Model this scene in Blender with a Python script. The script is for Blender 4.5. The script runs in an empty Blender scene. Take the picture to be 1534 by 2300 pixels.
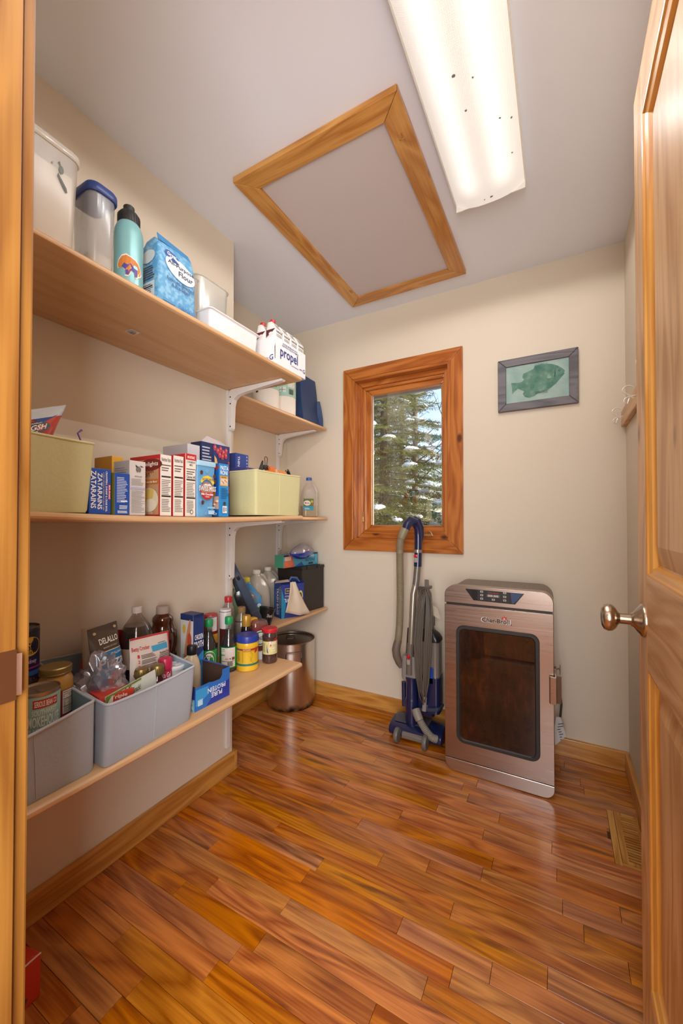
import bpy, bmesh, math, random
from mathutils import Vector, Matrix, Euler, noise
random.seed(7)
S = bpy.context.scene
COL = S.collection
PI = math.pi
# ---------------------------------------------------------------- camera
EYE = 1.135
cd = bpy.data.cameras.new('camera'); cam = bpy.data.objects.new('camera', cd); COL.objects.link(cam)
cam.location = (0, 0, EYE); cam.rotation_euler = (PI/2 + .014, 0, .5059)
cd.sensor_fit = 'VERTICAL'; cd.sensor_height = 24.0; cd.lens = 24.0*882.1/2300
cd.shift_y = 10/2300; cd.clip_start = .01; cd.clip_end = 200
S.camera = cam
# ---------------------------------------------------------------- world, sun, exposure
W = bpy.data.worlds.new('sky'); S.world = W; W.use_nodes = True
wn = W.node_tree.nodes; wl = W.node_tree.links; bg = wn['Background']
sk = wn.new('ShaderNodeTexSky'); sk.sky_type = 'NISHITA'; sk.sun_disc = False
sk.sun_elevation = math.radians(24); sk.sun_rotation = math.radians(50); sk.air_density = 1.0; sk.dust_density = 1.5
wl.new(sk.outputs[0], bg.inputs[0]); bg.inputs[1].default_value = .40
sd = bpy.data.lights.new('sun', 'SUN'); sun = bpy.data.objects.new('sun', sd); COL.objects.link(sun)
sd.energy = 8; sd.angle = .01; sd.color = (1, .93, .8)
sun.rotation_euler = Vector((-.93, -.10, -.36)).to_track_quat('-Z', 'Y').to_euler()
S.view_settings.view_transform = 'Standard'; S.view_settings.look = 'None'
S.view_settings.exposure = 0.09; S.view_settings.gamma = 1.0; S.view_settings.use_curve_mapping = False
# unseen fill light added in the hall behind the camera to brighten the room
hd = bpy.data.lights.new('added_soft_fill', 'AREA'); hl = bpy.data.objects.new('added_soft_fill', hd); COL.objects.link(hl)
hd.shape = 'RECTANGLE'; hd.size = .9; hd.size_y = 1.5; hd.energy = 56; hd.color = (.97, .98, 1)
hl.location = (.20, -.70, 1.35); hl.rotation_euler = (math.radians(90), 0, math.radians(34))

# ---------------------------------------------------------------- room numbers (metres)
XL, YE, XR, YB, XA, H, YF = -1.322, 1.347, .273, 2.218, -1.661, 2.44, .225
BT, BH = .018, .085

# ---------------------------------------------------------------- materials
def lin(h):
    h = h.lstrip('#'); r = []
    if len(h) == 3: h = ''.join(c*2 for c in h)
    for i in (0, 2, 4):
        c = int(h[i:i+2], 16)/255
        r.append(c/12.92 if c <= .04045 else ((c+.055)/1.055)**2.4)
    return (r[0], r[1], r[2], 1)
MC = {}
def newmat(name):
    m = bpy.data.materials.new(name); m.use_nodes = True
    nt = m.node_tree; return m, nt.nodes, nt.links, nt.nodes['Principled BSDF']
def mat(h, rough=.5, metal=0, var=.06, scale=30, bump=0, spec=.5, coat=0):
    k = (h, rough, metal, var, scale, bump, coat)
    if k in MC: return MC[k]
    m, n, l, p = newmat('finish_'+h.lstrip('#'))
    c = lin(h); p.inputs['Roughness'].default_value = rough; p.inputs['Metallic'].default_value = metal
    p.inputs['Specular IOR Level'].default_value = spec; p.inputs['Coat Weight'].default_value = coat
    tc = n.new('ShaderNodeTexCoord'); nz = n.new('ShaderNodeTexNoise'); nz.inputs['Scale'].default_value = scale
    nz.inputs['Detail'].default_value = 3; l.new(tc.outputs['Object'], nz.inputs['Vector'])
    mx = n.new('ShaderNodeMix'); mx.data_type = 'RGBA'
    mx.inputs[6].default_value = tuple(x*(1-var) for x in c[:3])+(1,); mx.inputs[7].default_value = tuple(min(1, x*(1+var)) for x in c[:3])+(1,)
    l.new(nz.outputs[0], mx.inputs[0]); l.new(mx.outputs[2], p.inputs['Base Color'])
    if bump:
        b = n.new('ShaderNodeBump'); b.inputs['Strength'].default_value = bump; b.inputs['Distance'].default_value = .002
        l.new(nz.outputs[0], b.inputs['Height']); l.new(b.outputs[0], p.inputs['Normal'])
    MC[k] = m; return m
def clear(h, gloss=.12, alpha=.25, rough=.05, body=.8):
    """thin clear or cloudy plastic / glass: part lets light through, part is its own tint"""
    k = ('clear', h, gloss, alpha, rough)
    if k in MC: return MC[k]
    m, n, l, p = newmat('clear_'+h.lstrip('#')); out = n['Material Output']
    tr = n.new('ShaderNodeBsdfTransparent'); tr.inputs[0].default_value = lin(h) if alpha < .3 else (1, 1, 1, 1)
    p.inputs['Base Color'].default_value = lin(h); p.inputs['Roughness'].default_value = max(rough, .2)
    gl = n.new('ShaderNodeBsdfGlossy'); gl.inputs['Roughness'].default_value = rough
    lw = n.new('ShaderNodeLayerWeight'); lw.inputs[0].default_value = .12
    m1 = n.new('ShaderNodeMixShader'); m1.inputs[0].default_value = alpha
    l.new(tr.outputs[0], m1.inputs[1]); l.new(p.outputs[0], m1.inputs[2])
    mm = n.new('ShaderNodeMath'); mm.operation = 'MULTIPLY_ADD'; mm.inputs[1].default_value = .30; mm.inputs[2].default_value = gloss*.12
    l.new(lw.outputs['Facing'], mm.inputs[0])
    m2 = n.new('ShaderNodeMixShader'); l.new(mm.outputs[0], m2.inputs[0])
    l.new(m1.outputs[0], m2.inputs[1]); l.new(gl.outputs[0], m2.inputs[2]); l.new(m2.outputs[0], out.inputs[0])
    MC[k] = m; return m
def ramp(n, stops):
    r = n.new('ShaderNodeValToRGB'); e = r.color_ramp.elements
    e[0].position, e[0].color = stops[0][0], stops[0][1]; e[1].position, e[1].color = stops[-1][0], stops[-1][1]
    for p, c in stops[1:-1]:
        x = e.new(p); x.color = c
    return r
def wood(name, lo, hi, axis=0, grain=16, knots=0, dark='#4a2208', streak=0, rough=.35, ring=.6, vary=0, coat=0, knotcol='#5a2810', ks=5.0):
    """axis = direction of the grain; knots = share of cells with a knot; streak = dark mineral streaks; vary = change from piece to piece"""
    m, n, l, p = newmat(name)
    tc = n.new('ShaderNodeTexCoord'); oi = n.new('ShaderNodeObjectInfo')
    off = n.new('ShaderNodeVectorMath'); off.operation = 'SCALE'; off.inputs[0].default_value = (31.7, 17.3, 23.9)
    l.new(oi.outputs['Random'], off.inputs[3])
    ad = n.new('ShaderNodeVectorMath'); ad.operation = 'ADD'; l.new(tc.outputs['Object'], ad.inputs[0]); l.new(off.outputs[0], ad.inputs[1])
    def mapped(long, cross):
        s = [cross]*3; s[axis] = long
        mp = n.new('ShaderNodeMapping'); mp.inputs['Scale'].default_value = s; l.new(ad.outputs[0], mp.inputs[0]); return mp
    a = mapped(1.0, 7.0)
    n1 = n.new('ShaderNodeTexNoise'); n1.inputs['Scale'].default_value = 1.6; n1.inputs['Detail'].default_value = 2; n1.inputs['Distortion'].default_value = .5
    l.new(a.outputs[0], n1.inputs['Vector'])
    mu = n.new('ShaderNodeMath'); mu.operation = 'MULTIPLY'; mu.inputs[1].default_value = grain; l.new(n1.outputs[0], mu.inputs[0])
    fr = n.new('ShaderNodeMath'); fr.operation = 'PINGPONG'; fr.inputs[1].default_value = 1; l.new(mu.outputs[0], fr.inputs[0])
    b = mapped(3.0, 120.0)
    n2 = n.new('ShaderNodeTexNoise'); n2.inputs['Scale'].default_value = 1.5; n2.inputs['Detail'].default_value = 4; l.new(b.outputs[0], n2.inputs['Vector'])
    mx = n.new('ShaderNodeMix'); mx.data_type = 'FLOAT'; mx.inputs[0].default_value = ring
    l.new(n2.outputs[0], mx.inputs[2]); l.new(fr.outputs[0], mx.inputs[3])
    r = ramp(n, [(.25, lin(lo)), (.70, lin(hi))]); l.new(mx.outputs[0], r.inputs[0])
    colr = r.outputs[0]
    if vary:
        hs = n.new('ShaderNodeHueSaturation')
        for sock, seed, lo_, hi_ in (('Value', 7.13, 1-vary, 1+vary*.7), ('Hue', 3.7, .494, .506), ('Saturation', 5.31, .9, 1.08)):
            q = n.new('ShaderNodeMath'); q.operation = 'MULTIPLY'; q.inputs[1].default_value = seed; l.new(oi.outputs['Random'], q.inputs[0])
            f = n.new('ShaderNodeMath'); f.operation = 'FRACT'; l.new(q.outputs[0], f.inputs[0])
            mr = n.new('ShaderNodeMapRange'); mr.inputs[3].default_value = lo_; mr.inputs[4].default_value = hi_
            l.new(f.outputs[0], mr.inputs[0]); l.new(mr.outputs[0], hs.inputs[sock])
        l.new(colr, hs.inputs['Color']); colr = hs.outputs[0]
    if streak:
        s = mapped(1.1, 14.0)
        n3 = n.new('ShaderNodeTexNoise'); n3.inputs['Scale'].default_value = 1.3; n3.inputs['Detail'].default_value = 4; n3.inputs['Distortion'].default_value = .9
        l.new(s.outputs[0], n3.inputs['Vector'])
        sr = ramp(n, [(1-streak, (0, 0, 0, 1)), (1.12-streak, (1, 1, 1, 1))]); l.new(n3.outputs[0], sr.inputs[0])
        sm = n.new('ShaderNodeMath'); sm.operation = 'MULTIPLY'; sm.inputs[1].default_value = .75; l.new(sr.outputs[0], sm.inputs[0])
        m3 = n.new('ShaderNodeMix'); m3.data_type = 'RGBA'; l.new(sm.outputs[0], m3.inputs[0]); l.new(colr, m3.inputs[6])
        m3.inputs[7].default_value = lin(dark); colr = m3.outputs[2]
    if knots:
        k = mapped(.55, 1.0); v = n.new('ShaderNodeTexVoronoi'); v.inputs['Scale'].default_value = ks; l.new(k.outputs[0], v.inputs['Vector'])
        kr = ramp(n, [(.045*ks/5, (1, 1, 1, 1)), (.09*ks/5, (0, 0, 0, 1))]); l.new(v.outputs['Distance'], kr.inputs[0])
        sp = n.new('ShaderNodeSeparateColor'); l.new(v.outputs['Color'], sp.inputs[0])
        lt = n.new('ShaderNodeMath'); lt.operation = 'LESS_THAN'; lt.inputs[1].default_value = knots; l.new(sp.outputs[0], lt.inputs[0])
        km = n.new('ShaderNodeMath'); km.operation = 'MULTIPLY'; l.new(kr.outputs[0], km.inputs[0]); l.new(lt.outputs[0], km.inputs[1])
        m4 = n.new('ShaderNodeMix'); m4.data_type = 'RGBA'; l.new(km.outputs[0], m4.inputs[0]); l.new(colr, m4.inputs[6])
        m4.inputs[7].default_value = lin(knotcol); colr = m4.outputs[2]
    l.new(colr, p.inputs['Base Color']); p.inputs['Roughness'].default_value = rough
    p.inputs['Coat Weight'].default_value = coat; p.inputs['Coat Roughness'].default_value = .12
    bp = n.new('ShaderNodeBump'); bp.inputs['Strength'].default_value = .12; bp.inputs['Distance'].default_value = .001
    l.new(n2.outputs[0], bp.inputs['Height']); l.new(bp.outputs[0], p.inputs['Normal'])
    return m
FLOORWOOD = wood('oak_strip_floor', '#8f4710', '#cf802e', 0, 12, .12, '#3f1c0a', .405, .28, .36, .13, .25, '#4a200c', 4.0)
PINE_X = wood('knotty_pine_x', '#b4742c', '#d69c50', 0, 10, .35, rough=.3, ring=.45, coat=.2, ks=7)
PINE_Y = wood('knotty_pine_y', '#b4742c', '#d69c50', 1, 10, .35, rough=.3, ring=.45, coat=.2, ks=7)
PINE_Z = wood('knotty_pine_z', '#b4742c', '#d69c50', 2, 10, .35, rough=.3, ring=.45, coat=.2, ks=7)
JPINE = wood('jamb_pine', '#7c4c1a', '#9c6a2c', 2, 9, .2, rough=.42, ring=.5, ks=5)
WPINE_X = wood('window_pine_x', '#9c5118', '#c07432', 0, 10, .4, rough=.28, ring=.5, coat=.3, ks=9)
WPINE_Z = wood('window_pine_z', '#9c5118', '#c07432', 2, 10, .4, rough=.28, ring=.5, coat=.3, ks=9)
DOORWOOD = wood('door_pine_z', '#c08b52', '#dfb27c', 2, 9, .5, rough=.35, ring=.5, knotcol='#4c3a34', ks=8)
DOORWOOD_Y = wood('door_pine_y', '#c08b52', '#dfb27c', 1, 9, .2, rough=.35, ring=.5, knotcol='#4c3a34', ks=8)
DOORAMBER = wood('door_moulding_pine', '#c98634', '#e6ab58', 2, 8, .35, rough=.3, ring=.4, knotcol='#5a2414', ks=8)
DOORAMBER_Y = wood('door_moulding_pine_y', '#c98634', '#e6ab58', 1, 8, .2, rough=.3, ring=.4, knotcol='#5a2414', ks=8)
LAM = wood('maple_laminate_shelf', '#cfa171', '#dcb285', 1, 5, 0, rough=.38, ring=.35)
VENTWOOD = wood('oak_vent_x', '#b3762c', '#d19c50', 0, 12, 0, rough=.35)
VENTWOOD_Y = wood('oak_vent_y', '#b3762c', '#d19c50', 1, 12, 0, rough=.35)
GREYWOOD = wood('grey_stained_frame', '#4e4a50', '#6a6468', 0, 12, 0, rough=.5)
WALLP = mat('#dfd2bf', .85, 0, .012, 3, .03)
CEILP = mat('#eef1fa', .9, 0, .012, 3, .03)
STEEL = None
def brushed(name, h, rough, axis=2, stain=0):
    m, n, l, p = newmat(name); p.inputs['Metallic'].default_value = 1
    tc = n.new('ShaderNodeTexCoord'); mp = n.new('ShaderNodeMapping'); s = [260]*3; s[axis] = 3; mp.inputs['Scale'].default_value = s
    l.new(tc.outputs['Object'], mp.inputs[0]); nz = n.new('ShaderNodeTexNoise'); nz.inputs['Scale'].default_value = 1; nz.inputs['Detail'].default_value = 2
    l.new(mp.outputs[0], nz.inputs['Vector'])
    mr = n.new('ShaderNodeMapRange'); mr.inputs[3].default_value = rough-.08; mr.inputs[4].default_value = rough+.1
    l.new(nz.outputs[0], mr.inputs[0]); l.new(mr.outputs[0], p.inputs['Roughness'])
    bp = n.new('ShaderNodeBump'); bp.inputs['Strength'].default_value = .04; bp.inputs['Distance'].default_value = .0004
    l.new(nz.outputs[0], bp.inputs['Height']); l.new(bp.outputs[0], p.inputs['Normal'])
    p.inputs['Base Color'].default_value = lin(h)
    if stain:
        sz = n.new('ShaderNodeSeparateXYZ'); l.new(tc.outputs['Object'], sz.inputs[0])
        n2 = n.new('ShaderNodeTexNoise'); n2.inputs['Scale'].default_value = 22; n2.inputs['Detail'].default_value = 5; l.new(tc.outputs['Object'], n2.inputs['Vector'])
        a = n.new('ShaderNodeMath'); a.operation = 'MULTIPLY_ADD'; a.inputs[1].default_value = -9; a.inputs[2].default_value = .25; l.new(sz.outputs[2], a.inputs[0])
        b = n.new('ShaderNodeMath'); b.operation = 'ADD'; b.use_clamp = True; l.new(a.outputs[0], b.inputs[0]); l.new(n2.outputs[0], b.inputs[1])
        r = ramp(n, [(.35, (0, 0, 0, 1)), (.8, (1, 1, 1, 1))]); l.new(b.outputs[0], r.inputs[0])
        mx = n.new('ShaderNodeMix'); mx.data_type = 'RGBA'; l.new(r.outputs[0], mx.inputs[0]); mx.inputs[6].default_value = lin(h); mx.inputs[7].default_value = lin('#3a2c22')
        l.new(mx.outputs[2], p.inputs['Base Color'])
    return m
STEEL = brushed('brushed_stainless', '#b0a096', .30, 0)
POTSTEEL = brushed('worn_pot_steel', '#d6d0c8', .30, 2, 1)
NICKEL = mat('#b7a894', .22, 1)
WHITEMETAL = mat('#e6e0dc', .4)
BLACKHOLE = mat('#1c1512', .9)
BLACK = mat('#1b1b1d', .4); WHITE = mat('#f0ece8', .5)

# ---------------------------------------------------------------- mesh helpers
class MB:
    def __init__(s): s.v = []; s.f = []; s.m = []
    def add(s, vs, fs, m=0):
        o = len(s.v); s.v += [tuple(v) for v in vs]
        for f in fs: s.f.append([i+o for i in f]); s.m.append(m)
        return s
    def box(s, x0, y0, z0, x1, y1, z1, m=0, ms=None):
        """faces in the order bottom, top, front(-y), right(+x), back(+y), left(-x)"""
        vs = [(x0, y0, z0), (x1, y0, z0), (x1, y1, z0), (x0, y1, z0), (x0, y0, z1), (x1, y0, z1), (x1, y1, z1), (x0, y1, z1)]
        fs = [(0, 3, 2, 1), (4, 5, 6, 7), (0, 1, 5, 4), (1, 2, 6, 5), (2, 3, 7, 6), (3, 0, 4, 7)]
        o = len(s.v); s.v += vs
        for i, f in enumerate(fs): s.f.append([j+o for j in f]); s.m.append(ms[i] if ms else m)
        return s
    def rings(s, rings, m=0, cap0=True, cap1=True, closed=True):
        n = len(rings[0]); o = len(s.v)
        for r in rings: s.v += [tuple(p) for p in r]
        for i in range(len(rings)-1):
            for j in range(n if closed else n-1):
                k = (j+1) % n; s.f.append([o+i*n+j, o+i*n+k, o+(i+1)*n+k, o+(i+1)*n+j]); s.m.append(m)
        if cap0: s.f.append([o+j for j in range(n)][::-1]); s.m.append(m)
        if cap1: s.f.append([o+(len(rings)-1)*n+j for j in range(n)]); s.m.append(m)
        return s
    def lathe(s, prof, seg=32, c=(0, 0), m=0, cap0=True, cap1=True):
        return s.rings([[(c[0]+r*math.cos(2*PI*j/seg), c[1]+r*math.sin(2*PI*j/seg), z) for j in range(seg)] for r, z in prof], m, cap0, cap1)
    def tube(s, pts, r, seg=10, m=0, cap=True, closed=False):
        pts = [Vector(p) for p in pts]; R = []; n = len(pts); up = None
        for i, p in enumerate(pts):
            a = pts[(i-1) % n] if (i > 0 or closed) else p; b = pts[(i+1) % n] if (i < n-1 or closed) else p
            t = (b-a).normalized()
            if up is None: up = t.orthogonal().normalized()
            up = (up - t*up.dot(t)).normalized(); sd_ = t.cross(up); rr = r[i] if isinstance(r, (list, tuple)) else r
            R.append([p+up*math.cos(2*PI*j/seg)*rr+sd_*math.sin(2*PI*j/seg)*rr for j in range(seg)])
        if closed: R.append(R[0])
        return s.rings(R, m, cap and not closed, cap and not closed)
    def prism(s, poly, axis, a, b, m=0):
        """poly of 2D points in the two other axes (cyclic order), pushed along axis from a to b"""
        def p3(p, t): q = [0, 0, 0]; q[axis] = t; q[(axis+1) % 3] = p[0]; q[(axis+2) % 3] = p[1]; return q
        return s.rings([[p3(p, a) for p in poly], [p3(p, b) for p in poly]], m)
def rrect(hx, hy, r, n=4, cx=0, cy=0, z=0):
    r = min(r, hx*.99, hy*.99); out = []
    for q, (sx, sy) in enumerate(((1, 1), (-1, 1), (-1, -1), (1, -1))):
        for i in range(n+1):
            a = PI/2*(q+i/n); out.append((cx+sx*(hx-r)+r*math.cos(a), cy+sy*(hy-r)+r*math.sin(a), z))
    return out
def obj(name, mb, mats, parent=None, smooth=40, bevel=0, seg=2):
    me = bpy.data.meshes.new(name); me.from_pydata(mb.v, [], mb.f)
    if not isinstance(mats, (list, tuple)): mats = [mats]
    for m in mats: me.materials.append(m)
    me.polygons.foreach_set('material_index', mb.m)
    if smooth:
        me.polygons.foreach_set('use_smooth', [True]*len(mb.f)); me.set_sharp_from_angle(angle=math.radians(smooth))
    me.update(); bm = bmesh.new(); bm.from_mesh(me); bmesh.ops.recalc_face_normals(bm, faces=bm.faces); bm.to_mesh(me); bm.free()
    o = bpy.data.objects.new(name, me); COL.objects.link(o)
    if parent: o.parent = parent
    if bevel:
        b = o.modifiers.new('edge', 'BEVEL'); b.width = bevel; b.segments = seg; b.limit_method = 'ANGLE'; b.harden_normals = False
    return o
def thing(name, label, cat, loc=(0, 0, 0), rot=(0, 0, 0), group=None):
    o = bpy.data.objects.new(name, None); COL.objects.link(o); o.location = loc
    o.rotation_euler = rot if isinstance(rot, (tuple, Euler)) else (0, 0, rot); o.empty_display_size = .02
    o['label'] = label; o['category'] = cat
    if group: o['group'] = group
    return o
def tag(o, label, cat, group=None):
    o['label'] = label; o['category'] = cat
    if group: o['group'] = group
    return o
def struct(o, label=None):
    o['kind'] = 'structure'
    if label: o['label'] = label
    return o
def sroot(name, label=None, loc=(0, 0, 0)):
    o = bpy.data.objects.new(name, None); COL.objects.link(o); o.location = loc; return struct(o, label)

# ---------------------------------------------------------------- print: flat lettering and colour fields laid on a surface
TX = {}
def textmesh(t):
    if t in TX: return TX[t]
    c = bpy.data.curves.new('t', 'FONT'); c.body = t; c.resolution_u = 2; c.offset = .018; c.size = 1
    o = bpy.data.objects.new('t', c); COL.objects.link(o)
    dg = bpy.context.evaluated_depsgraph_get(); me = bpy.data.meshes.new_from_object(o.evaluated_get(dg))
    vs = [(v.co.x, v.co.y) for v in me.vertices]; fs = [list(p.vertices) for p in me.polygons]
    COL.objects.unlink(o); bpy.data.objects.remove(o); bpy.data.curves.remove(c); bpy.data.meshes.remove(me)
    x0 = min(v[0] for v in vs); x1 = max(v[0] for v in vs); y0 = min(v[1] for v in vs); y1 = max(v[1] for v in vs)
    TX[t] = ([((x-x0)/(x1-x0), (y-y0)/(y1-y0)) for x, y in vs], fs); return TX[t]
class Print:
    def __init__(s): s.mb = MB(); s.mats = []; s.k = 0; s.fr = None
    def on(s, fr): s.fr = fr; s.k = 0; return s
    def mi(s, m):
        if isinstance(m, str): m = mat(m, .45, var=.03)
        if m not in s.mats: s.mats.append(m)
        return s.mats.index(m)
    def off(s): s.k += 1; return .0004+.00018*s.k
    def grid(s, fn, m, nu=1, nv=1):
        o = s.off(); vs = []; fs = []
        for i in range(nv+1):
            for j in range(nu+1):
                u, v = fn(j/nu, i/nv); vs.append(s.fr(u, v, o))
        for i in range(nv):
            for j in range(nu): a = i*(nu+1)+j; fs.append((a, a+1, a+nu+2, a+nu+1))
        s.mb.add(vs, fs, s.mi(m)); return s
    def rect(s, u0, v0, u1, v1, m, nu=None, nv=None):
        nu = nu or getattr(s.fr, 'nu', 1); nv = nv or getattr(s.fr, 'nv', 1)
        return s.grid(lambda a, b: (u0+(u1-u0)*a, v0+(v1-v0)*b), m, nu, nv)
    def poly(s, pts, m):
        o = s.off(); s.mb.add([s.fr(u, v, o) for u, v in pts], [list(range(len(pts)))], s.mi(m)); return s
    def oval(s, cu, cv, ru, rv, m, n=24, a0=0, a1=360, rot=0):
        o = s.off(); vs = [s.fr(cu, cv, o)]
        for i in range(n+1):
            a = math.radians(a0+(a1-a0)*i/n); x, y = math.cos(a)*ru, math.sin(a)*rv
            vs.append(s.fr(cu+x*math.cos(rot)-y*math.sin(rot), cv+x*math.sin(rot)+y*math.cos(rot), o))
        s.mb.add(vs, [(0, i, i+1) for i in range(1, n+1)], s.mi(m)); return s
    def text(s, t, u0, v0, u1, v1, m, rot=0):
        o = s.off(); vs, fs = textmesh(t); out = []
        for a, b in vs:
            if rot == 90: a, b = 1-b, a
            elif rot == -90: a, b = b, 1-a
            elif rot == 180: a, b = 1-a, 1-b
            out.append(s.fr(u0+(u1-u0)*a, v0+(v1-v0)*b, o))
        s.mb.add(out, fs, s.mi(m)); return s
    def lines(s, u0, v0, u1, v1, n, m, fill=.45, rag=.3, vert=False):
        """rows of print too fine to read"""
        o = s.off(); R = random.Random(int((u0*7+v0*13+n)*997))
        for i in range(n):
            if vert:
                a = u0+(u1-u0)*i/n; b = a+(u1-u0)/n*fill; q0, q1 = v0, v1-(v1-v0)*R.random()*rag
                vs = [(a, q0), (b, q0), (b, q1), (a, q1)]
            else:
                a = v1-(v1-v0)*(i+1)/n; b = a+(v1-v0)/n*fill; q0, q1 = u0, u1-(u1-u0)*R.random()*rag
                vs = [(q0, a), (q1, a), (q1, b), (q0, b)]
            s.mb.add([s.fr(u, v, o) for u, v in vs], [(0, 1, 2, 3)], s.mi(m))
        return s
    def bars(s, u0, v0, u1, v1, m='#1a1a1a', n=14, vert=True):
        o = s.off(); R = random.Random(n); x = 0
        while x < 1:
            w = R.choice((.02, .03, .05)); 
            if vert: q = (u0+(u1-u0)*x, v0, u0+(u1-u0)*min(1, x+w), v1)
            else: q = (u0, v0+(v1-v0)*x, u1, v0+(v1-v0)*min(1, x+w))
            s.mb.add([s.fr(q[0], q[1], o), s.fr(q[2], q[1], o), s.fr(q[2], q[3], o), s.fr(q[0], q[3], o)], [(0, 1, 2, 3)], s.mi(m)); x += w+R.choice((.02, .04))
        return s
    def facts(s, u0, v0, u1, v1, title='Nutrition Facts', cal=None):
        """a nutrition table"""
        w, h = u1-u0, v1-v0; K = '#2a2624'
        s.rect(u0, v0, u1, v1, '#efe6da'); s.text(title, u0+.06*w, v1-.10*h, u1-.06*w, v1-.035*h, K)
        s.rect(u0+.04*w, v1-.17*h, u1-.04*w, v1-.155*h, K); s.lines(u0+.06*w, v1-.26*h, u1-.06*w, v1-.18*h, 2, '#6a625c')
        if cal: s.text('Calories '+cal, u0+.06*w, v1-.33*h, u1-.04*w, v1-.28*h, K)
        s.rect(u0+.04*w, v1-.37*h, u1-.04*w, v1-.345*h, K); s.lines(u0+.06*w, v1-.66*h, u1-.05*w, v1-.39*h, 9, '#7a726a', .35)
        s.rect(u0+.04*w, v1-.70*h, u1-.04*w, v1-.675*h, K); s.lines(u0+.06*w, v0+.05*h, u1-.06*w, v1-.72*h, 8, '#8a8278', .4)
        return s
    def done(s, parent, name='printed_label', **kw):
        if not s.mb.f: return None
        return obj_flat(name, s.mb, s.mats, parent)
def obj_flat(name, mb, mats, parent):
    me = bpy.data.meshes.new(name); me.from_pydata(mb.v, [], mb.f)
    for m in mats: me.materials.append(m)
    me.polygons.foreach_set('material_index', mb.m); me.update()
    o = bpy.data.objects.new(name, me); COL.objects.link(o); o.parent = parent; return o
def face(which, w, d, h):
    f = {'F': lambda u, v, o: (-w/2+u*w, -d/2-o, v*h), 'B': lambda u, v, o: (w/2-u*w, d/2+o, v*h),
         'L': lambda u, v, o: (-w/2-o, d/2-u*d, v*h), 'R': lambda u, v, o: (w/2+o, -d/2+u*d, v*h),
         'T': lambda u, v, o: (-w/2+u*w, -d/2+v*d, h+o)}[which]
    return f
def cyl(r, c=(0, 0), a0=0, rz=None):
    """u in degrees round the front, v in metres up"""
    def f(u, v, o):
        a = math.radians(u+a0); rr = (rz(v) if rz else r)+o; return (c[0]+rr*math.sin(a), c[1]-rr*math.cos(a), v)
    f.nu = 16; return f
# ================================================================ the room
T = .1
fl = sroot('floor')
sub = MB().box(XA-T, -.0, -.08, XR+.9, YB+T, -.012); obj('subfloor', sub, mat('#5a3416', .8), fl)
PW = .0563; K0 = 1.090
known = {3: [.052, -.386], 5: [.148], 4: [-.226, -.667], 1: [-.282], -3: [-.294], -1: [-.158], 0: [-.033], 8: [-.03], 9: [-.208], 10: [-.336]}
R = random.Random(11)
for k in range(-16, 21):
    y0 = K0+k*PW; y1 = y0+PW
    y0 = max(y0, .1); y1 = min(y1, YB)
    if y1-y0 < .01: continue
    xa = XA if y1 > YE-.02 else XL; xb = XR
    cuts = list(known.get(k, []))
    x = xa-R.uniform(0, .5)
    while x < xb:
        x += R.uniform(.28, .85)
        if all(abs(x-c) > .22 for c in cuts) and xa+.1 < x < xb-.1: cuts.append(x)
    cuts = [xa]+sorted(cuts)+[xb]
    for a, b in zip(cuts, cuts[1:]):
        g = .0005; z = R.uniform(-.00006, .00004)
        if 9 <= k <= 13 and b > .154: b_ = .1555
        else: b_ = b
        if b_-a < .03: continue
        pb = MB().box(0, 0, -.012, b_-a-2*g, y1-y0-2*g, 0)
        o = obj('floor_plank', pb, FLOORWOOD, fl, smooth=0, bevel=.0004, seg=1); o.location = (a+g, y0+g, z)
# walls
def wallbox(name, *a): return struct(obj(name, MB().box(*a), WALLP, smooth=0))
wallbox('wall_left', XA-T, YF, 0, XL, YE, H)
wallbox('wall_alcove', XA-T, YE, 0, XA, YB+T, H)
wallbox('wall_right', XR, YF, 0, XR+T, YB+T, H)
WX0, WX1, WZ0, WZ1 = -1.138, -.527, 1.02, 2.035
wb = MB()
for q in ((XA-T, YB, 0, WX0, YB+T, H), (WX1, YB, 0, XR+T, YB+T, H), (WX0, YB, 0, WX1, YB+T, WZ0), (WX0, YB, WZ1, WX1, YB+T, H)): wb.box(*q)
struct(obj('wall_back', wb, WALLP, smooth=0))
wf = MB()
DX0, DX1, DZ = -.59, .205, 2.07
for q in ((XA-T, .10, 0, DX0, YF, H), (DX1, .10, 0, XR+.9, YF, H), (DX0, .10, DZ, DX1, YF, H)): wf.box(*q)
struct(obj('wall_front', wf, WALLP, smooth=0))
struct(obj('ceiling', MB().box(XA-T, .10, H, XR+T, YB+T, H+.1), CEILP, smooth=0))
# the hall the photograph was taken from
struct(obj('wall_hall', MB().box(-1.9, -2.1, 0, 1.5, -2.0, H).box(-1.9, -2, 0, -1.8, .1, H).box(1.2, -2, 0, 1.3, .1, H), WALLP, smooth=0))
struct(obj('ceiling_hall', MB().box(-1.9, -2.1, H, 1.5, .10, H+.1), CEILP, smooth=0))
struct(obj('floor_hall', MB().box(-1.9, -2.1, -.08, 1.5, .10, 0), FLOORWOOD, smooth=0))
# skirting
def board(name, x0, y0, x1, y1, m):
    return struct(obj(name, MB().box(x0, y0, 0, x1, y1, BH), m, smooth=0, bevel=.0025))
board('baseboard_left', XL, YF, XL+BT, YE, PINE_Y)
board('baseboard_end', XA+BT, YE, XL+BT-.001, YE+BT, PINE_X)
board('baseboard_alcove', XA, YE, XA+BT, YB, PINE_Y)
board('baseboard_back', XA+BT, YB-BT, XR, YB, PINE_X)
board('baseboard_right', XR-BT, YF, XR, YB-BT, PINE_Y)
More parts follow.
